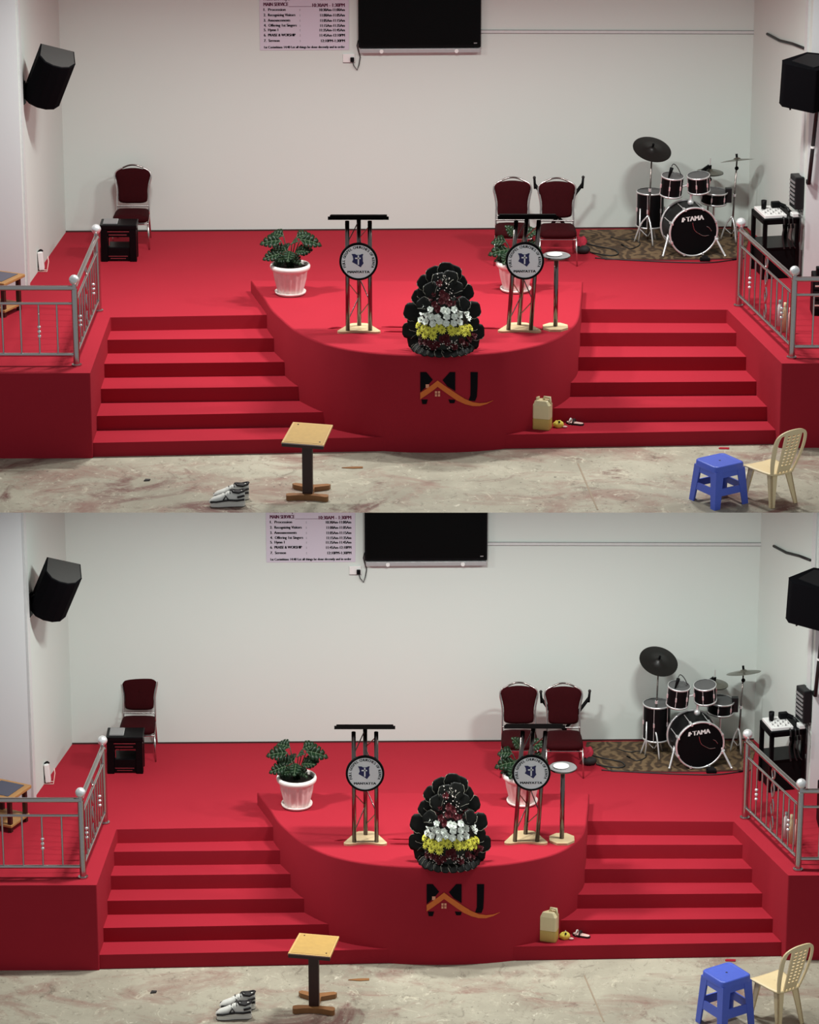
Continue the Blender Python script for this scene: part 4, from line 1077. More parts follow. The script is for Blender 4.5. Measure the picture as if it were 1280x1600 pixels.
    # --- cymbal stands
    def cymbal_stand(u, v, h, rad, tiltx, tilty, lean, mt, label, spread=20, nm='cymbal_stand', extra=None):
        t = Thing(r, nm, label, 'cymbal', P=P(u, v))
        tx = lean
        zc = h * 0.24
        t.part('pole', MB().path([(0, 0, 6), (tx * 0.3, 0, zc + 8), (tx, 0, h + 4)], [1.7, 1.6, 1.1], n=8), DARKSTEEL)
        t.part('clamp', MB().ball((tx * 0.98, 0, h - 13), 3.2, 8, 6), BLACK)
        t.part('collar', MB().tube((tx * 0.5, 0, h * 0.55), (tx * 0.52, 0, h * 0.58), 2.6, n=8), CHROME)
        for k in range(3):
            a = R(-70 + 120 * k)
            x, y = spread * math.cos(a), spread * math.sin(a)
            t.part('tripod_leg', MB().path(smooth_open([(0, 0, zc + 8), (x * 0.55, y * 0.55, zc * 0.85), (x, y, 1.0)], 1), 1.3, n=6), CHROME)
            t.part('tripod_brace', MB().tube((0, 0, 10), (x * 0.62, y * 0.62, zc * 0.62), 0.8, n=6), CHROME)
        m = MB(); m.M = Matrix.Translation((tx, 0, h)) @ Matrix.Rotation(R(tilty), 4, 'Y') @ Matrix.Rotation(R(tiltx), 4, 'X')
        m.lathe([(rad, -1.6), (rad * 0.6, 0.2), (rad * 0.22, 1.0), (rad * 0.18, 2.6), (rad * 0.08, 3.6), (0.01, 3.7)], 40)
        m.lathe([(rad, -1.6), (rad * 0.6, -0.4), (rad * 0.22, 0.4), (0.01, 1.0)][::-1], 40)
        cy = t.part('cymbal', m, mt)
        w_ = MB(); w_.M = m.M; w_.tube((0, 0, 3), (0, 0, 9), 1.8, n=8); t.part('wing_nut', w_, BLACK)
        if extra: extra(t, tx, h)
        return t
    cymbal_stand(1012, 380, 146, 30.5, 24, 11, 4, CYMBAL, 'crash cymbal stand with large tilted black cymbal, left of the drums, {} stage', 21)
    cymbal_stand(1143, 376, 125, 27, -13, -6, 5, CYMBALG, 'cymbal stand with edge-on cymbal at the right of the drums, {} stage', 17 if r is A else 12)
    def ex(t, tx, h):
        t.part('rod', MB().tube((tx, 0, h), (tx, 0, h + 20), 0.8, n=6), CHROME)
        m = MB(); m.M = Matrix.Translation((tx - 7, -3, h + 4)) @ Matrix.Rotation(R(-35), 4, 'Y'); m.box(-7, 7, -2.5, 2.5, -2, 3); t.part('clutch', m, BLACK)
        m = MB().lathe([(21, -3.6), (10, -2.4), (0.01, -1.6)], 32, (tx, 0, h)); t.part('bottom_cymbal', m, CYMBALG)
    cymbal_stand(1104 if r is A else 1085, 367, 99, 21, 1, 3, 3 if r is A else 19, CYMBALG, 'hi-hat pair of grey cymbals behind the toms, {} stage', 10, 'hi_hat', ex)
for r in ROOMS: drums(r)

# ================================================================== right corner: equipment stand and what is on it
def corner_right(r):
    P = r.ground(1219, 436)
    rz = R(11 if r is A else 14)
    t = Thing(r, 'equipment_stand', 'black metal equipment stand with solid lower cabinet against the right wall, {} stage', 'stand', P=P, rz=rz)
    W, D = 29, (70 if r is A else 52)
    for x in (-W, W - 6):
        for y in (0, D - 6): t.part('leg', MB().box(x, x + 6, y, y + 6, 0, 92), BLACKGLOSS)
    for y in (0, D - 5): t.part('top_rail', MB().box(-W, W, y, y + 5, 85, 92), BLACKGLOSS)
    for x in (-W, W - 5): t.part('top_rail', MB().box(x, x + 5, 0, D, 85, 92), BLACKGLOSS)
    t.part('top_panel', MB().box(-W, W, 0, D, 91, 93), BLACK)
    t.part('cabinet', MB().box(-W + 4, W - 4, 2, D - 2, 1, 46), BLACK, bevel=0.006)
    t.part('shelf', MB().box(-W + 2, W - 2, 1, D - 1, 46, 49), BLACKGLOSS)
    base = lambda x, y: P + Matrix.Rotation(rz, 3, 'Z') @ Vector((x / t.S, y / t.S, 93.3 * t.kz / t.S))
    k = D / 70
    m_ = Thing(r, 'audio_mixer', 'flat white audio mixer on top of the black equipment stand, {} stage', 'mixer', P=base(-8, 34 * k), rz=rz)
    b = m_.part('housing', MB().box(-19, 17, -30 * k, 30 * k, 0, 5), WHITE, bevel=0.006)
    rng = random.Random(2)
    for i in range(5):
        for j in range(4): m_.part('knob', MB().tube((-13 + i * 6.4, (-22 + j * 8.6) * k, 5), (-13 + i * 6.4, (-22 + j * 8.6) * k, 6.6), 1.2, n=8), GREYBOX if (i + j) % 2 else WHITE, parent=b)
    c = Thing(r, 'black_cup', 'small black cup standing on the white mixer, {} stage', 'cup', P=base(-17, 44 * k) + Vector((0, 0, 5.3 * t.kz / t.S)), rz=rz)
    c.part('cup', MB().lathe([(0.01, 0), (3.8, 0), (4.4, 13), (3.9, 13), (3.4, 1), (0.01, 1)], 18), BLACK)
    c.part('rim', MB().lathe([(4.3, 12.4), (4.7, 13), (4.3, 13.4), (3.9, 13)], 18), DEVICE)
    d = Thing(r, 'camera_head', 'black camera-like device with thick lead on the equipment stand, {} stage', 'device', P=base(4, 50 * k) + Vector((0, 0, 5.3 * t.kz / t.S)), rz=rz)
    d.part('body', MB().box(-7, 7, -5, 5, 0, 9), BLACK, bevel=0.01)
    d.part('lens', MB().tube((6, -3, 5), (14, -7, 2), 3.2, n=12), BLACK)
    d.part('lead', MB().path([(12, -7, 3), (16, -14 * k, 1.0), (16, -20 * k, -2.6)], 2.0, n=8), CABLE)
    e = Thing(r, 'adapter_block', 'white adapter block on the front right of the equipment stand, {} stage', 'adapter', P=base(22, 8 * k), rz=rz)
    e.part('block', MB().box(-5, 6, -6, 7, 0, 7), WHITE, bevel=0.01)
    e.part('lead', MB().path([(5, -4, 4), (6, -9, 4), (6, -13, 2), (6, -13, -14), (5, -13, -36)], 1.2, n=6), CABLE)
    # cables hanging inside the stand
    for j, (x, y0, pts) in enumerate(((2, -3, 0), (10, -4, 1), (16, -3, 2))):
        q = Thing(r, 'hanging_cable', ('black cable hanging down the front of the equipment stand, %s, {} stage' % ('leftmost', 'middle', 'rightmost')[j]), 'cable', P=base(x, 0), rz=rz)
        q.part('cable', MB().path(smooth_open([(0, 1, 2), (0, -3, 2.2), (0, -4.2, -2), (1, -4, -12), (-2, -4, -26), (1, -4, -40), (2 + 2 * j, -4, -46)], 2), 1.6 - 0.3 * j, n=6), CABLE)
        q.part('connector', MB().tube((0, -4, -8), (0.6, -4, -14), 2.2, n=8), BLACK)
    # rack at the right frame edge, on the platform
    t = Thing(r, 'amplifier_rack', 'black amplifier rack standing on the right platform behind the railing, {} stage', 'rack', u=1290, v=494)
    bx = t.part('case', MB().box(-21, 22, 0, 34, 0, 62), BLACK, bevel=0.01)
    for k_, z in enumerate((12, 27, 42)):
        t.part('unit_face', MB().box(-19, 20, -1.2, 0, z, z + 12), DEVICE, parent=bx)
        t.part('unit_handle', MB().box(-18, -9, -2.4, -1.2, z + 4, z + 6), PINKISH, parent=bx)
    t.part('mains_box', MB().box(-16, 4, 2, 16, 62, 74), BLACK, bevel=0.008)
    # bottles behind the railing
    for (u, v, h, w_, mt, cap, lab) in ((1216, 513, 40, 3.8, WHITE, GREYBOX, 'slim white bottle, leftmost of three behind the right railing, {} stage'),
                                        (1224, 522, 45, 3.6, CREAM, CREAM, 'slim cream bottle, middle of three behind the right railing, {} stage'),
                                        (1232.5, 525, 40, 3.0, PINKISH, PINKISH, 'slim pale pink bottle, rightmost of three behind the right railing, {} stage')):
        t = Thing(r, 'slim_bottle', lab, 'bottle', u=u + 1.5, v=v - 4, lev='deck')
        t.part('body', MB().lathe([(0.01, 0), (w_, 0), (w_, h * 0.72), (w_ * 0.8, h * 0.8), (w_ * 0.5, h * 0.86), (w_ * 0.5, h * 0.9)], 14), mt)
        t.part('cap', MB().lathe([(w_ * 0.6, h * 0.88), (w_ * 0.6, h), (0.01, h)], 12), cap)
for r in ROOMS: corner_right(r)

# ================================================================== folding stand and bag behind the right-hand chair
def back_stage(r):
    t = Thing(r, 'folding_stand', 'black folding cross-frame stand behind the chair nearest the drums, {} stage', 'stand', u=872, v=369 if r is A else 372)
    z1 = 84
    for s_ in (-1, 1):
        t.part('arm', MB().path([(s_ * -22, s_ * 1.5, 1.5), (s_ * 37, s_ * 1.5, z1 - 4)], 2.6, n=8), BLACK)
        t.part('end_post', MB().path([(s_ * 36.5, s_ * 1.5, z1 - 10), (s_ * 38, s_ * 1.5, z1 + 6)], [2.2, 1.8], n=8), BLACK)
        t.part('end_grip', MB().ball((s_ * 38, s_ * 1.5, z1 + 7), 2.5, 8, 6), RUBBER)
        t.part('foot', MB().tube((s_ * -22, -10, 1.6), (s_ * -22, 10, 1.6), 1.6, n=8), BLACK)
    t.part('pivot', MB().tube((6, -4, 34), (6, 4, 34), 3, n=10), CHROME)
    # bag with red cloth by the chair
    t = Thing(r, 'carry_bag', 'black bag with red cloth on top beside the chair near the rug, {} stage', 'bag', u=911, v=398)
    m = MB(); m.ball((0, 8, 6), 12, 16, 10, (1, 0.7, 0.55)); t.part('bag', m, RUBBER)
    m = MB(); m.grid(lambda a, b: (-10 + 14 * a + 3 * math.sin(b * 5), 20 - 16 * b, 24 - 12 * b - 5 * abs(a - 0.5) + 1.5 * math.sin(a * 9 + b * 4)), 10, 8); t.part('cloth', m, REDBAG, solid=0.006)
    # cables on the rug and along its front edge
    def floor_cable(uv, rad, label, lift=RUGZ):
        pts = smooth_open([r.ground(u, v, 0) for u, v in uv], 2)
        t = Thing(r, 'floor_cable', label, 'cable', P=pts[0].copy(), raw=True)
        t.part('cable', MB().path([p + Vector((0, 0, lift + rad)) for p in pts], rad, n=6), CABLE)
        e = pts[-1] + Vector((0, 0, lift + rad)); d = (pts[-1] - pts[-2]).normalized()
        t.part('connector', MB().tube(e, e + d * 0.06, rad * 1.5, n=8), BLACK)
    floor_cable([(922, 396), (940, 400), (958, 402), (968, 399), (962, 392), (944, 389), (928, 386), (916, 382)], 0.008, 'black cable looped on the rug beside the bag, {} stage')
    floor_cable([(930, 404), (990, 408), (1060, 411), (1110, 412), (1145, 407)], 0.007, 'black cable trailing along the carpet in front of the rug, {} stage', 0.001)
    floor_cable([(955, 372), (975, 378), (990, 374), (1004, 383), (986, 392), (975, 386)], 0.006, 'black cable curled on the rug left of the cymbal stand, {} stage')
    # small pedal box in front of the bass drum
    t = Thing(r, 'pedal_box', 'small black pedal box on the carpet before the bass drum, {} stage', 'pedal', u=1102, v=409)
    t.part('box', MB().box(-8, 8, 0, 10, 0, 5), BLACK, bevel=0.008)
    t.part('treadle', MB().hexa([(-5, 1, 5), (5, 1, 5), (5, 9, 5), (-5, 9, 5)], [(-5, 1, 5.8), (5, 1, 5.8), (5, 9, 7.5), (-5, 9, 7.5)]), DEVICE)
for r in ROOMS: back_stage(r)

# ================================================================== left platform: wooden table and white heater
def left_corner(r):
    # two-tier table running out of the frame
    t = Thing(r, 'two_tier_table', 'wooden two-tier table with dark glass top at the left frame edge, {} stage', 'table', u=3, v=486)
    k = 1.0
    rz = R(-26); t.e.rotation_euler.z = rz
    t.part('lower_shelf', MB().box(-26, 26, -32, 22, 8, 12), TABLEWOOD, bevel=0.006)
    for x in (-24, 18):
        for y in (-30, 14): t.part('leg', MB().box(x, x + 6, y, y + 6, 0, 50), DARKWOOD)
    t.part('table_top', MB().box(-29, 29, -36, 26, 50, 55), TABLEWOOD, bevel=0.008)
    t.part('glass_inset', MB().box(-22, 20, -29, 19, 55, 55.6), BLUEGLASS)
    # small white heater leaning at the wall
    t = Thing(r, 'white_heater', 'small white panel device with black handle standing at the left wall, {} stage', 'device', u=66, v=424)
    m = MB(); m.M = Matrix.Rotation(R(-4), 4, 'Y')
    m.box(-4, 4, -6, 6, 3, 31); b = t.part('panel', m, WHITE, bevel=0.008)
    m = MB().path(smooth_open([(-6, 0, 6), (-8, 0, 18), (-6, 0, 30), (-1, 0, 34), (2, 0, 31)], 2), 1.4, n=6); t.part('handle', m, BLACK, parent=b)
    t.part('foot_frame', MB().path([(-7, -4, 0.8), (8, -4, 0.8), (10, 4, 14), (9, 5, 22)], 0.8, n=6), PINKISH)
    t.part('foot_frame', MB().path([(-7, 5, 0.8), (8, 5, 0.8)], 0.8, n=6), PINKISH)
    t.part('stem', MB().tube((-3, 0, 0.8), (-3, 0, 6), 1.2, n=6), WHITE)
for r in ROOMS: left_corner(r)

# ================================================================== on the steps
def on_steps(r):
    t = Thing(r, 'jerrycan', 'cream plastic jerrycan half full of yellow liquid on the bottom step, {} stage', 'jerrycan', u=845, v=672, lev='step5')
    rz = R(-16); t.e.rotation_euler.z = rz
    oc = lambda w_, d, c: [(-w_ + c, -d), (w_ - c, -d), (w_, -d + c), (w_, d - c), (w_ - c, d), (-w_ + c, d), (-w_, d - c), (-w_, -d + c)]
    def loft(rings, mt, nm, parent=None):
        m = MB(); n = len(rings[0][0])
        vs_ = [(x, y, z) for ring, z in rings for x, y in ring]
        fs_ = [(k * n + i, k * n + (i + 1) % n, (k + 1) * n + (i + 1) % n, (k + 1) * n + i) for k in range(len(rings) - 1) for i in range(n)]
        fs_ += [tuple(range(n))[::-1], tuple((len(rings) - 1) * n + i for i in range(n))]
        m.add(vs_, fs_); return t.part(nm, m, mt, parent=parent, bevel=0.004)
    y0 = 9
    sh = lambda ring: [(x, y + y0) for x, y in ring]
    body = loft([(sh(oc(14, 9, 2)), 0), (sh(oc(14.5, 9.5, 2.5)), 2), (sh(oc(14.5, 9.5, 2.5)), 17)], LIQUID, 'filled_lower_body')
    loft([(sh(oc(14.5, 9.5, 2.5)), 17.05), (sh(oc(14.5, 9.5, 2.5)), 38), (sh(oc(10.5, 7.5, 2.5)), 44), (sh(oc(9.5, 6.5, 2.5)), 45)], CREAM, 'upper_body')
    t.part('handle', MB().path([(2, y0, 44), (3, y0, 49), (12, y0, 49), (13.5, y0, 38)], 2.1, n=8), CREAM)
    t.part('cap', MB().tube((-8, y0, 44), (-8, y0, 49), 3.6, n=14), CREAM)
    # sandals
    for i, (u, v, rz, lab) in enumerate(((878, 656, 30, 'black and white sandal next to the jerrycan on the bottom step, {} stage'), (899, 663, -25, 'dark sandal with pale insole, farther right on the bottom step, {} stage'))):
        t = Thing(r, 'sandal', lab, 'sandal', u=u, v=v, lev='step5', rz=R(rz + 90))
        out = [tuple(p) for p in smooth_closed([(-4, -14), (4, -14), (5, -4), (6, 8), (3, 15), (-3, 15), (-6, 8), (-5, -4)], 1)]
        t.part('sole', MB().prism(out, 0, 2.6), RUBBER)
        t.part('insole', MB().prism([(x * 0.86, y * 0.92) for x, y in out], 2.6, 3.0), PINKISH)
        for y in (2, 8): t.part('strap', MB().path([(-6, y, 2), (-4, y, 6), (0, y, 8), (4, y, 6), (6, y, 2)], 1.3, n=6), SNEAKW if y == 8 else RUBBER)
    t = Thing(r, 'yellow_bag', 'crumpled yellow bag beside the jerrycan on the bottom step, {} stage', 'bag', u=873, v=669, lev='step5')
    rng = random.Random(8); m = MB(); m.ball((0, 5, 4), 8.5, 14, 9, (1, 0.7, 0.75))
    for i, p in enumerate(m.v): m.v[i] = Vector((p.x + rng.uniform(-1, 1), p.y + rng.uniform(-1, 1), max(0.2, p.z + rng.uniform(-1, 1))))
    t.part('bag', m, YELLOW); t.part('knot', MB().ball((1, 1, 9.5), 1.8, 8, 6), FOAMGREEN)
    t.part('loose_end', MB().ball((10, 2, 1.6), 3.4, 8, 6, (1.2, 0.8, 0.45)), PINKISH)
for r in ROOMS: on_steps(r)

# ================================================================== hall floor
def hall(r):
    low = r is A
    # small wooden book stand
    t = Thing(r, 'book_stand', 'small wooden stand with slanted tan board on the floor before the {} stage', 'stand', u=481, v=778, lev='floor', rz=R(-4))
    foot = [(-33, -5), (-30, -9), (-18, -5), (0, -3), (18, -6), (30, -11), (34, -7), (33, 3), (20, 5), (-20, 7), (-33, 4)]
    t.part('foot', MB().prism([(x, y - 8) for x, y in [tuple(p) for p in smooth_closed(foot, 1)]], 0, 8), MIDWOOD, bevel=0.004)
    f2 = [(-6, -4), (6, -4), (8, 30), (30, 40), (32, 46), (26, 49), (0, 42), (-24, 50), (-29, 46), (-26, 40), (-8, 30)]
    t.part('foot', MB().prism(f2, 0, 7), MIDWOOD, bevel=0.004)
    t.part('post', MB().box(-8, 8, -5, 9, 7, 90), DARKWOOD, bevel=0.006)
    bd = MB(); bd.M = Matrix.Translation((0, 2, 98)) @ Matrix.Rotation(R(3), 4, 'Y') @ Matrix.Rotation(R(10 if low else 2), 4, 'X')
    bd.hexa([(-37, -34, -2), (29, -34, -2), (37, 34, -2), (-26, 34, -2)], [(-37, -34, 1.5), (29, -34, 1.5), (37, 34, 1.5), (-26, 34, 1.5)])
    b = t.part('board', bd, WOOD, bevel=0.004)
    pd = MB(); pd.M = bd.M; pd.hexa([(-33, -31, 1.5), (27, -31, 1.5), (34, 31, 1.5), (-23, 31, 1.5)], [(-33, -31, 1.9), (27, -31, 1.9), (34, 31, 1.9), (-23, 31, 1.9)]); t.part('pad', pd, mat_pad, parent=b)
    for x, y in ((-17, 26), (22, -25)):
        sc_ = MB(); sc_.M = bd.M; sc_.tube((x, y, 1.9), (x, y, 2.4), 1.2, n=8); t.part('screw', sc_, DARKWOOD, parent=b)
    lp = MB(); lp.M = bd.M; lp.box(-36, 29, -36.5, -34, -4, 1); t.part('ledge', lp, DARKWOOD, parent=b)

    # pair of sneakers, toes to the left
    def sneaker(u, v, rz, lab):
        t = Thing(r, 'sneaker', lab, 'sneaker', u=u, v=v, lev='floor', rz=R(rz))
        out = [tuple(p) for p in smooth_closed([(-28, -4), (-26, -8), (-14, -10), (0, -8), (16, -8), (26, -8), (28, 0), (26, 8), (16, 8), (0, 8), (-14, 9), (-26, 6)], 2)]
        sole = t.part('sole', MB().prism(out, 0.6, 6), SNEAKW, bevel=0.006)
        t.part('outsole', MB().prism([(x * 1.0, y * 1.02) for x, y in out], 0, 0.9), RUBBER, parent=sole)
        secs = [(-29, 2.5, 8), (-27, 5, 10.5), (-22, 8, 14), (-12, 8.5, 17), (-2, 8, 21), (6, 7.5, 24), (14, 7.2, 22), (22, 7, 23.5), (27, 5, 23)]
        m = MB(); n = 12; vs_, fs_ = [], []
        for x, hw_, z in secs:
            for k in range(n):
                a = math.pi * k / (n - 1); vs_.append((x, -hw_ * math.cos(a), 5.5 + (z - 5.5) * (math.sin(a) ** 0.6)))
        for i in range(len(secs) - 1): fs_ += [(i * n + k, (i + 1) * n + k, (i + 1) * n + k + 1, i * n + k + 1) for k in range(n - 1)]
        m.add(vs_, fs_, True); m.add([vs_[k] for k in range(n)], [tuple(range(n))], True); m.add(vs_[-n:], [tuple(range(n))[::-1]], True)
        up = t.part('upper', m, SNEAKW)
        t.part('collar', MB().path([(9, -5.5, 22.5), (17, -6.6, 21.5), (25, -4, 23.5), (27, 0, 24.5), (25, 4, 23.5), (17, 6.6, 21.5), (9, 5.5, 22.5), (6, 0, 24.5)], 1.8, n=6, closed=True), RUBBER, parent=up)
        t.part('lining', MB().ball((16, 0, 21.8), 7.5, 12, 6, (1.1, 0.75, 0.25)), RUBBER, parent=up)
        for s_ in (-1, 1):
            st_ = [(-27, s_ * 6.0, 8), (-18, s_ * 9.4, 9), (-6, s_ * 9.0, 10.5), (2, s_ * 8.6, 11), (14, s_ * 8.2, 10), (26, s_ * 7.2, 11)]
            t.part('side_stripe', MB().path(st_, 1.7, n=6), RUBBER, parent=up)
            t.part('side_mark', MB().path([(-8, s_ * 9.2, 10), (-3, s_ * 8.4, 18), (2, s_ * 8.8, 10)], 1.2, n=5), RUBBER, parent=up)
            t.part('heel_patch', MB().path([(15, s_ * 7.8, 15), (21, s_ * 7.8, 16), (26, s_ * 6.2, 17)], 1.8, n=6), RUBBER, parent=up)
        for k in range(4): t.part('lace', MB().path([(-8 + k * 4, -5.5, 15.5 + k * 1.6), (-8 + k * 4, 0, 19.2 + k * 1.5), (-8 + k * 4, 5.5, 15.5 + k * 1.6)], 0.8, n=5), RUBBER if k % 2 else SNEAKW, parent=up)
    sneaker(356, 790, 4, 'white sneaker with black trim, the nearer of the pair on the floor, {} stage')
    sneaker(362, 780 if low else 776, 10, 'white sneaker with black trim, the farther of the pair on the floor, {} stage')

    # blue plastic stool
    t = Thing(r, 'plastic_stool', 'blue plastic stool with splayed legs on the floor before the {} stage', 'stool', u=1123, v=783 if low else 800, lev='floor', rz=R(33))
    h = 64 if low else 80
    tw, bw = 27, 33
    rq = lambda w_, c, z, n=5: [(sx * (w_ - c) + c * math.cos(R(a0 + 90 * k / (n - 1))), sy * (w_ - c) + c * math.sin(R(a0 + 90 * k / (n - 1))), z) for sx, sy, a0 in ((1, 1, 0), (-1, 1, 90), (-1, -1, 180), (1, -1, 270)) for k in range(n)]
    m = MB(); n = 20
    rings = [rq(tw + 1.5, 7, h - 10), rq(tw + 1, 7, h - 1.5), rq(tw, 7, h - 0.3), rq(tw - 2, 6, h), rq(tw - 4, 5, h - 0.6)]
    m.add([p for q in rings for p in q], [(k * n + i, k * n + (i + 1) % n, (k + 1) * n + (i + 1) % n, (k + 1) * n + i) for k in range(4) for i in range(n)], True)
    m.add(rings[-1], [tuple(range(n))]); m.add(rings[0], [tuple(range(n))[::-1]])
    tp = t.part('seat', m, BLUE)
    t.part('seat_hole', MB().disc((0, 0, h - 0.4), 1.8, 12), RUBBER, parent=tp)
    W = lambda z: bw + (tw + 1 - bw) * z / (h - 8)
    for sx in (-1, 1):
        for sy in (-1, 1):
            m = MB(); hh = h - 8
            for axis in (0, 1):
                def pt(z, inner, thick):
                    w_ = W(z); a = w_ - inner
                    b = w_ - thick
                    return (sx * a, sy * b, z) if axis == 0 else (sx * b, sy * a, z)
                wid_t, wid_b = 15, 11
                quad_o = [pt(0, 0, 0), pt(0, wid_b, 0), pt(hh, wid_t, 0), pt(hh, 0, 0)]; quad_i = [pt(0, 2, 2.4), pt(0, wid_b, 2.4), pt(hh, wid_t, 2.4), pt(hh, 2, 2.4)]
                m.add(quad_o + quad_i, [(0, 1, 2, 3), (7, 6, 5, 4), (0, 4, 5, 1), (1, 5, 6, 2), (2, 6, 7, 3), (3, 7, 4, 0)])
            t.part('leg', m, BLUE)
    zb0, zb1 = h * 0.30, h * 0.47
    for k in range(4):
        m = MB(); m.M = Matrix.Rotation(R(90 * k), 4, 'Z')
        a0, a1 = W(zb0) - 0.5, W(zb1) - 0.5
        vs_ = [(-a0, -a0, zb0), (a0, -a0, zb0), (a1, -a1, zb1), (-a1, -a1, zb1)]; vi = [(x * 0.95, y + 2.4, z) for x, y, z in vs_]
        m.add(vs_ + vi, [(0, 1, 2, 3), (7, 6, 5, 4), (0, 4, 5, 1), (1, 5, 6, 2), (2, 6, 7, 3), (3, 7, 4, 0)]); t.part('stretcher', m, BLUE)
        m = MB(); m.M = Matrix.Rotation(R(90 * k), 4, 'Z'); a0, a1 = W(h - 18) - 0.5, W(h - 9) - 0.5
        vs_ = [(-a0, -a0, h - 18), (a0, -a0, h - 18), (a1, -a1, h - 9), (-a1, -a1, h - 9)]; vi = [(x * 0.95, y + 2.4, z) for x, y, z in vs_]
        m.add(vs_ + vi, [(0, 1, 2, 3), (7, 6, 5, 4), (0, 4, 5, 1), (1, 5, 6, 2), (2, 6, 7, 3), (3, 7, 4, 0)]); t.part('skirt', m, BLUE)

    # beige plastic chair seen from behind
    t = Thing(r, 'plastic_chair', 'beige moulded plastic chair with slotted back on the floor before the {} stage', 'chair', u=1205, v=781 if low else 792, lev='floor', rz=R(33))
    sz = 50 if low else 56
    out = [tuple(p) for p in smooth_closed([(-29, 28), (-31, 34), (-24, 37), (24, 37), (31, 34), (29, 28), (25, -20), (20, -28), (-20, -28), (-25, -20)], 1)]
    m = MB(); slab(m, out, lambda a, b, c: (a, b, sz + c - 2.5 + 0.0022 * a * a), 5, 0.0); t.part('seat', m, BEIGE)
    for x, y, fx, fy in ((-25, 28, -30, 34), (25, 28, 30, 34), (-20, -24, -26, -34), (20, -24, 26, -34)):
        m = MB(); s_ = 1 if y > 0 else -1; sx = 1 if x > 0 else -1
        wt, wb = (6.0, 3.4)
        for (ax, ay, bx, by) in ((wt, 1.6, wb, 1.4), (1.6, wt, 1.4, wb)):
            ox_t, oy_t = x, y; ox_b, oy_b = fx, fy
            T_ = [(ox_t - sx * 2 * ax if sx > 0 else ox_t, oy_t - s_ * 2 * ay if s_ > 0 else oy_t), ]
            x0, x1 = sorted((ox_t, ox_t - sx * 2 * ax)); y0_, y1_ = sorted((oy_t, oy_t - s_ * 2 * ay))
            X0, X1 = sorted((ox_b, ox_b - sx * 2 * bx)); Y0, Y1 = sorted((oy_b, oy_b - s_ * 2 * by))
            m.hexa([(X0, Y0, 0), (X1, Y0, 0), (X1, Y1, 0), (X0, Y1, 0)], [(x0, y0_, sz - 3), (x1, y0_, sz - 3), (x1, y1_, sz - 3), (x0, y1_, sz - 3)])
        t.part('leg', m, BEIGE, bevel=0.003)
    # back: rear edge of the seat upwards, reclined; outer arch, centre splat with slots
    bh = 74 if low else 78
    def bp(a, z, off=0.0):           # a in -1..1 across, z height over seat
        q = z / bh
        w_ = 24 + 9 * math.sin(min(1, q * 1.1) * 1.6)
        x = a * w_; y = -27 - 26 * q - 2.0 * math.sin(q * 3) + 7 * a * a * (0.4 + 0.6 * q)
        return Vector((x, y + off, sz + z))
    arch = [(-0.92, -1), (-1, 14), (-1, 30), (-0.98, 46), (-0.86, 58), (-0.5, 65), (0, 67), (0.5, 65), (0.86, 58), (0.98, 46), (1, 30), (1, 14), (0.92, -1)]
    arch = [(a, z * bh / 67) for a, z in arch]
    pts = smooth_open([(a, z, 0) for a, z in arch], 2)
    m = MB(); vs_, fs_ = [], []
    for p in pts:
        a, z = p.x, p.y; wdt = 0.80
        i_ = (a * wdt, min(z, bh * 0.86 + (z - bh * 0.86) * 0.2) if z > bh * 0.86 else z)
        for (aa, zz), off in (((a, z), 1.3), ((i_[0], i_[1]), 1.3), ((i_[0], i_[1]), -1.3), ((a, z), -1.3)): vs_.append(bp(aa, zz, off))
    npt = len(pts)
    for i in range(npt - 1): fs_ += [(i * 4 + k, i * 4 + (k + 1) % 4, (i + 1) * 4 + (k + 1) % 4, (i + 1) * 4 + k) for k in range(4)]
    fs_ += [(0, 1, 2, 3), tuple((npt - 1) * 4 + k for k in (3, 2, 1, 0))]
    m.add(vs_, fs_); fr = t.part('back_frame', m, BEIGE)
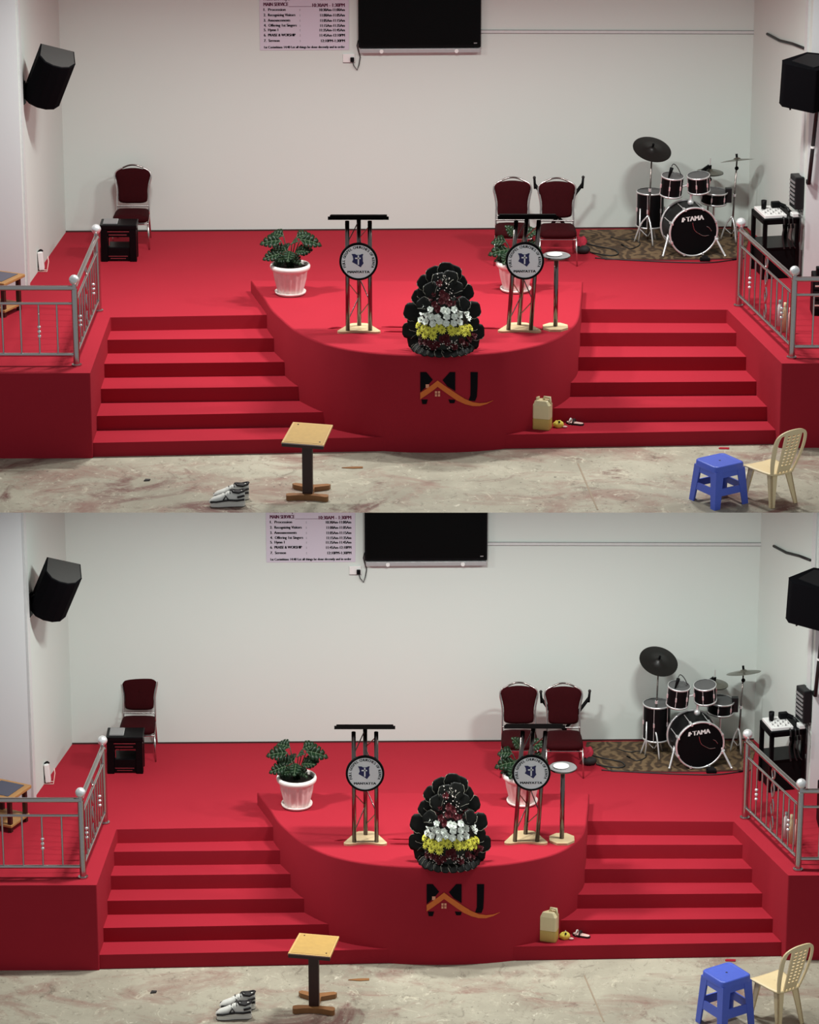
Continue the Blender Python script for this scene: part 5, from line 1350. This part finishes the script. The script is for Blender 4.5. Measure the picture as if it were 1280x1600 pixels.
    for a in (-0.42, -0.14, 0.14, 0.42):
        m = MB(); vs_ = []
        for k in range(9):
            z = bh * 0.9 * k / 8; hw_ = 0.05 if abs(a) < 0.3 else 0.07
            for aa, off in ((a - hw_, 1.2), (a + hw_, 1.2), (a + hw_, -1.2), (a - hw_, -1.2)): vs_.append(bp(aa, z, off))
        m.add(vs_, [(i * 4 + k, i * 4 + (k + 1) % 4, (i + 1) * 4 + (k + 1) % 4, (i + 1) * 4 + k) for i in range(8) for k in range(4)] + [(0, 1, 2, 3), (35, 34, 33, 32)]); t.part('back_upright', m, BEIGE, parent=fr)
    for j in range(12):
        z = bh * (0.08 + 0.80 * j / 11); m = MB(); vs_ = []
        th_ = bh * (0.022 if j else 0.05)
        for k in range(7):
            a = -0.42 + 0.84 * k / 6
            for zz, off in ((z - th_, 1.0), (z + th_, 1.0), (z + th_, -1.0), (z - th_, -1.0)): vs_.append(bp(a, zz, off))
        m.add(vs_, [(i * 4 + k, i * 4 + (k + 1) % 4, (i + 1) * 4 + (k + 1) % 4, (i + 1) * 4 + k) for i in range(6) for k in range(4)] + [(0, 1, 2, 3), (27, 26, 25, 24)]); t.part('back_slat', m, BEIGE, parent=fr)

    # scraps on the concrete
    def scrap(name, u, v, pts, h_, m, lab, cat):
        t = Thing(r, name, lab, cat, u=u, v=v, lev='floor')
        t.part('piece', MB().prism(pts, 0, h_), m)
    scrap('carpet_scrap', 1132, 701, [(-8, -3), (7, -4), (8, 3), (-6, 4), (-9, 1)], 1.0, CARPET, 'tiny red carpet offcut on the floor behind the blue stool, {} stage', 'offcut')
    scrap('wood_splinter', 550, 731, [(-16, -2), (2, -5), (17, -3), (17, 4), (0, 3), (-14, 0)], 1.0, MIDWOOD, 'flat wood splinter on the concrete right of the book stand, {} stage', 'splinter')
    scrap('dark_chip', 230, 751, [(-5, -4), (4, -2), (5, 4), (-3, 5)], 1.5, RUBBER, 'small dark chip on the concrete floor left of the sneakers, {} stage', 'chip')
    # long saw cut in the slab
    a, b = r.ground(903, 724, -r.H), r.ground(934, 797, -r.H)
    d = (b - a).normalized(); n_ = Vector((-d.y, d.x, 0)) * 0.008
    structure(r, 'trim_2', MB().prism([xy(a - n_), xy(b - n_), xy(b + n_), xy(a + n_)], r.z0 - r.H + 0.0004, r.z0 - r.H + 0.003), CRACK, 'pale narrow filled joint in the concrete floor of the {} room', 'joint')
mat_pad = mat('tan_pad', srgb(190, 150, 78), 0.6, var=0.12, scale=20)
CRACK = mat('joint_filler', srgb(150, 132, 112), 0.8)
for r in ROOMS: hall(r)
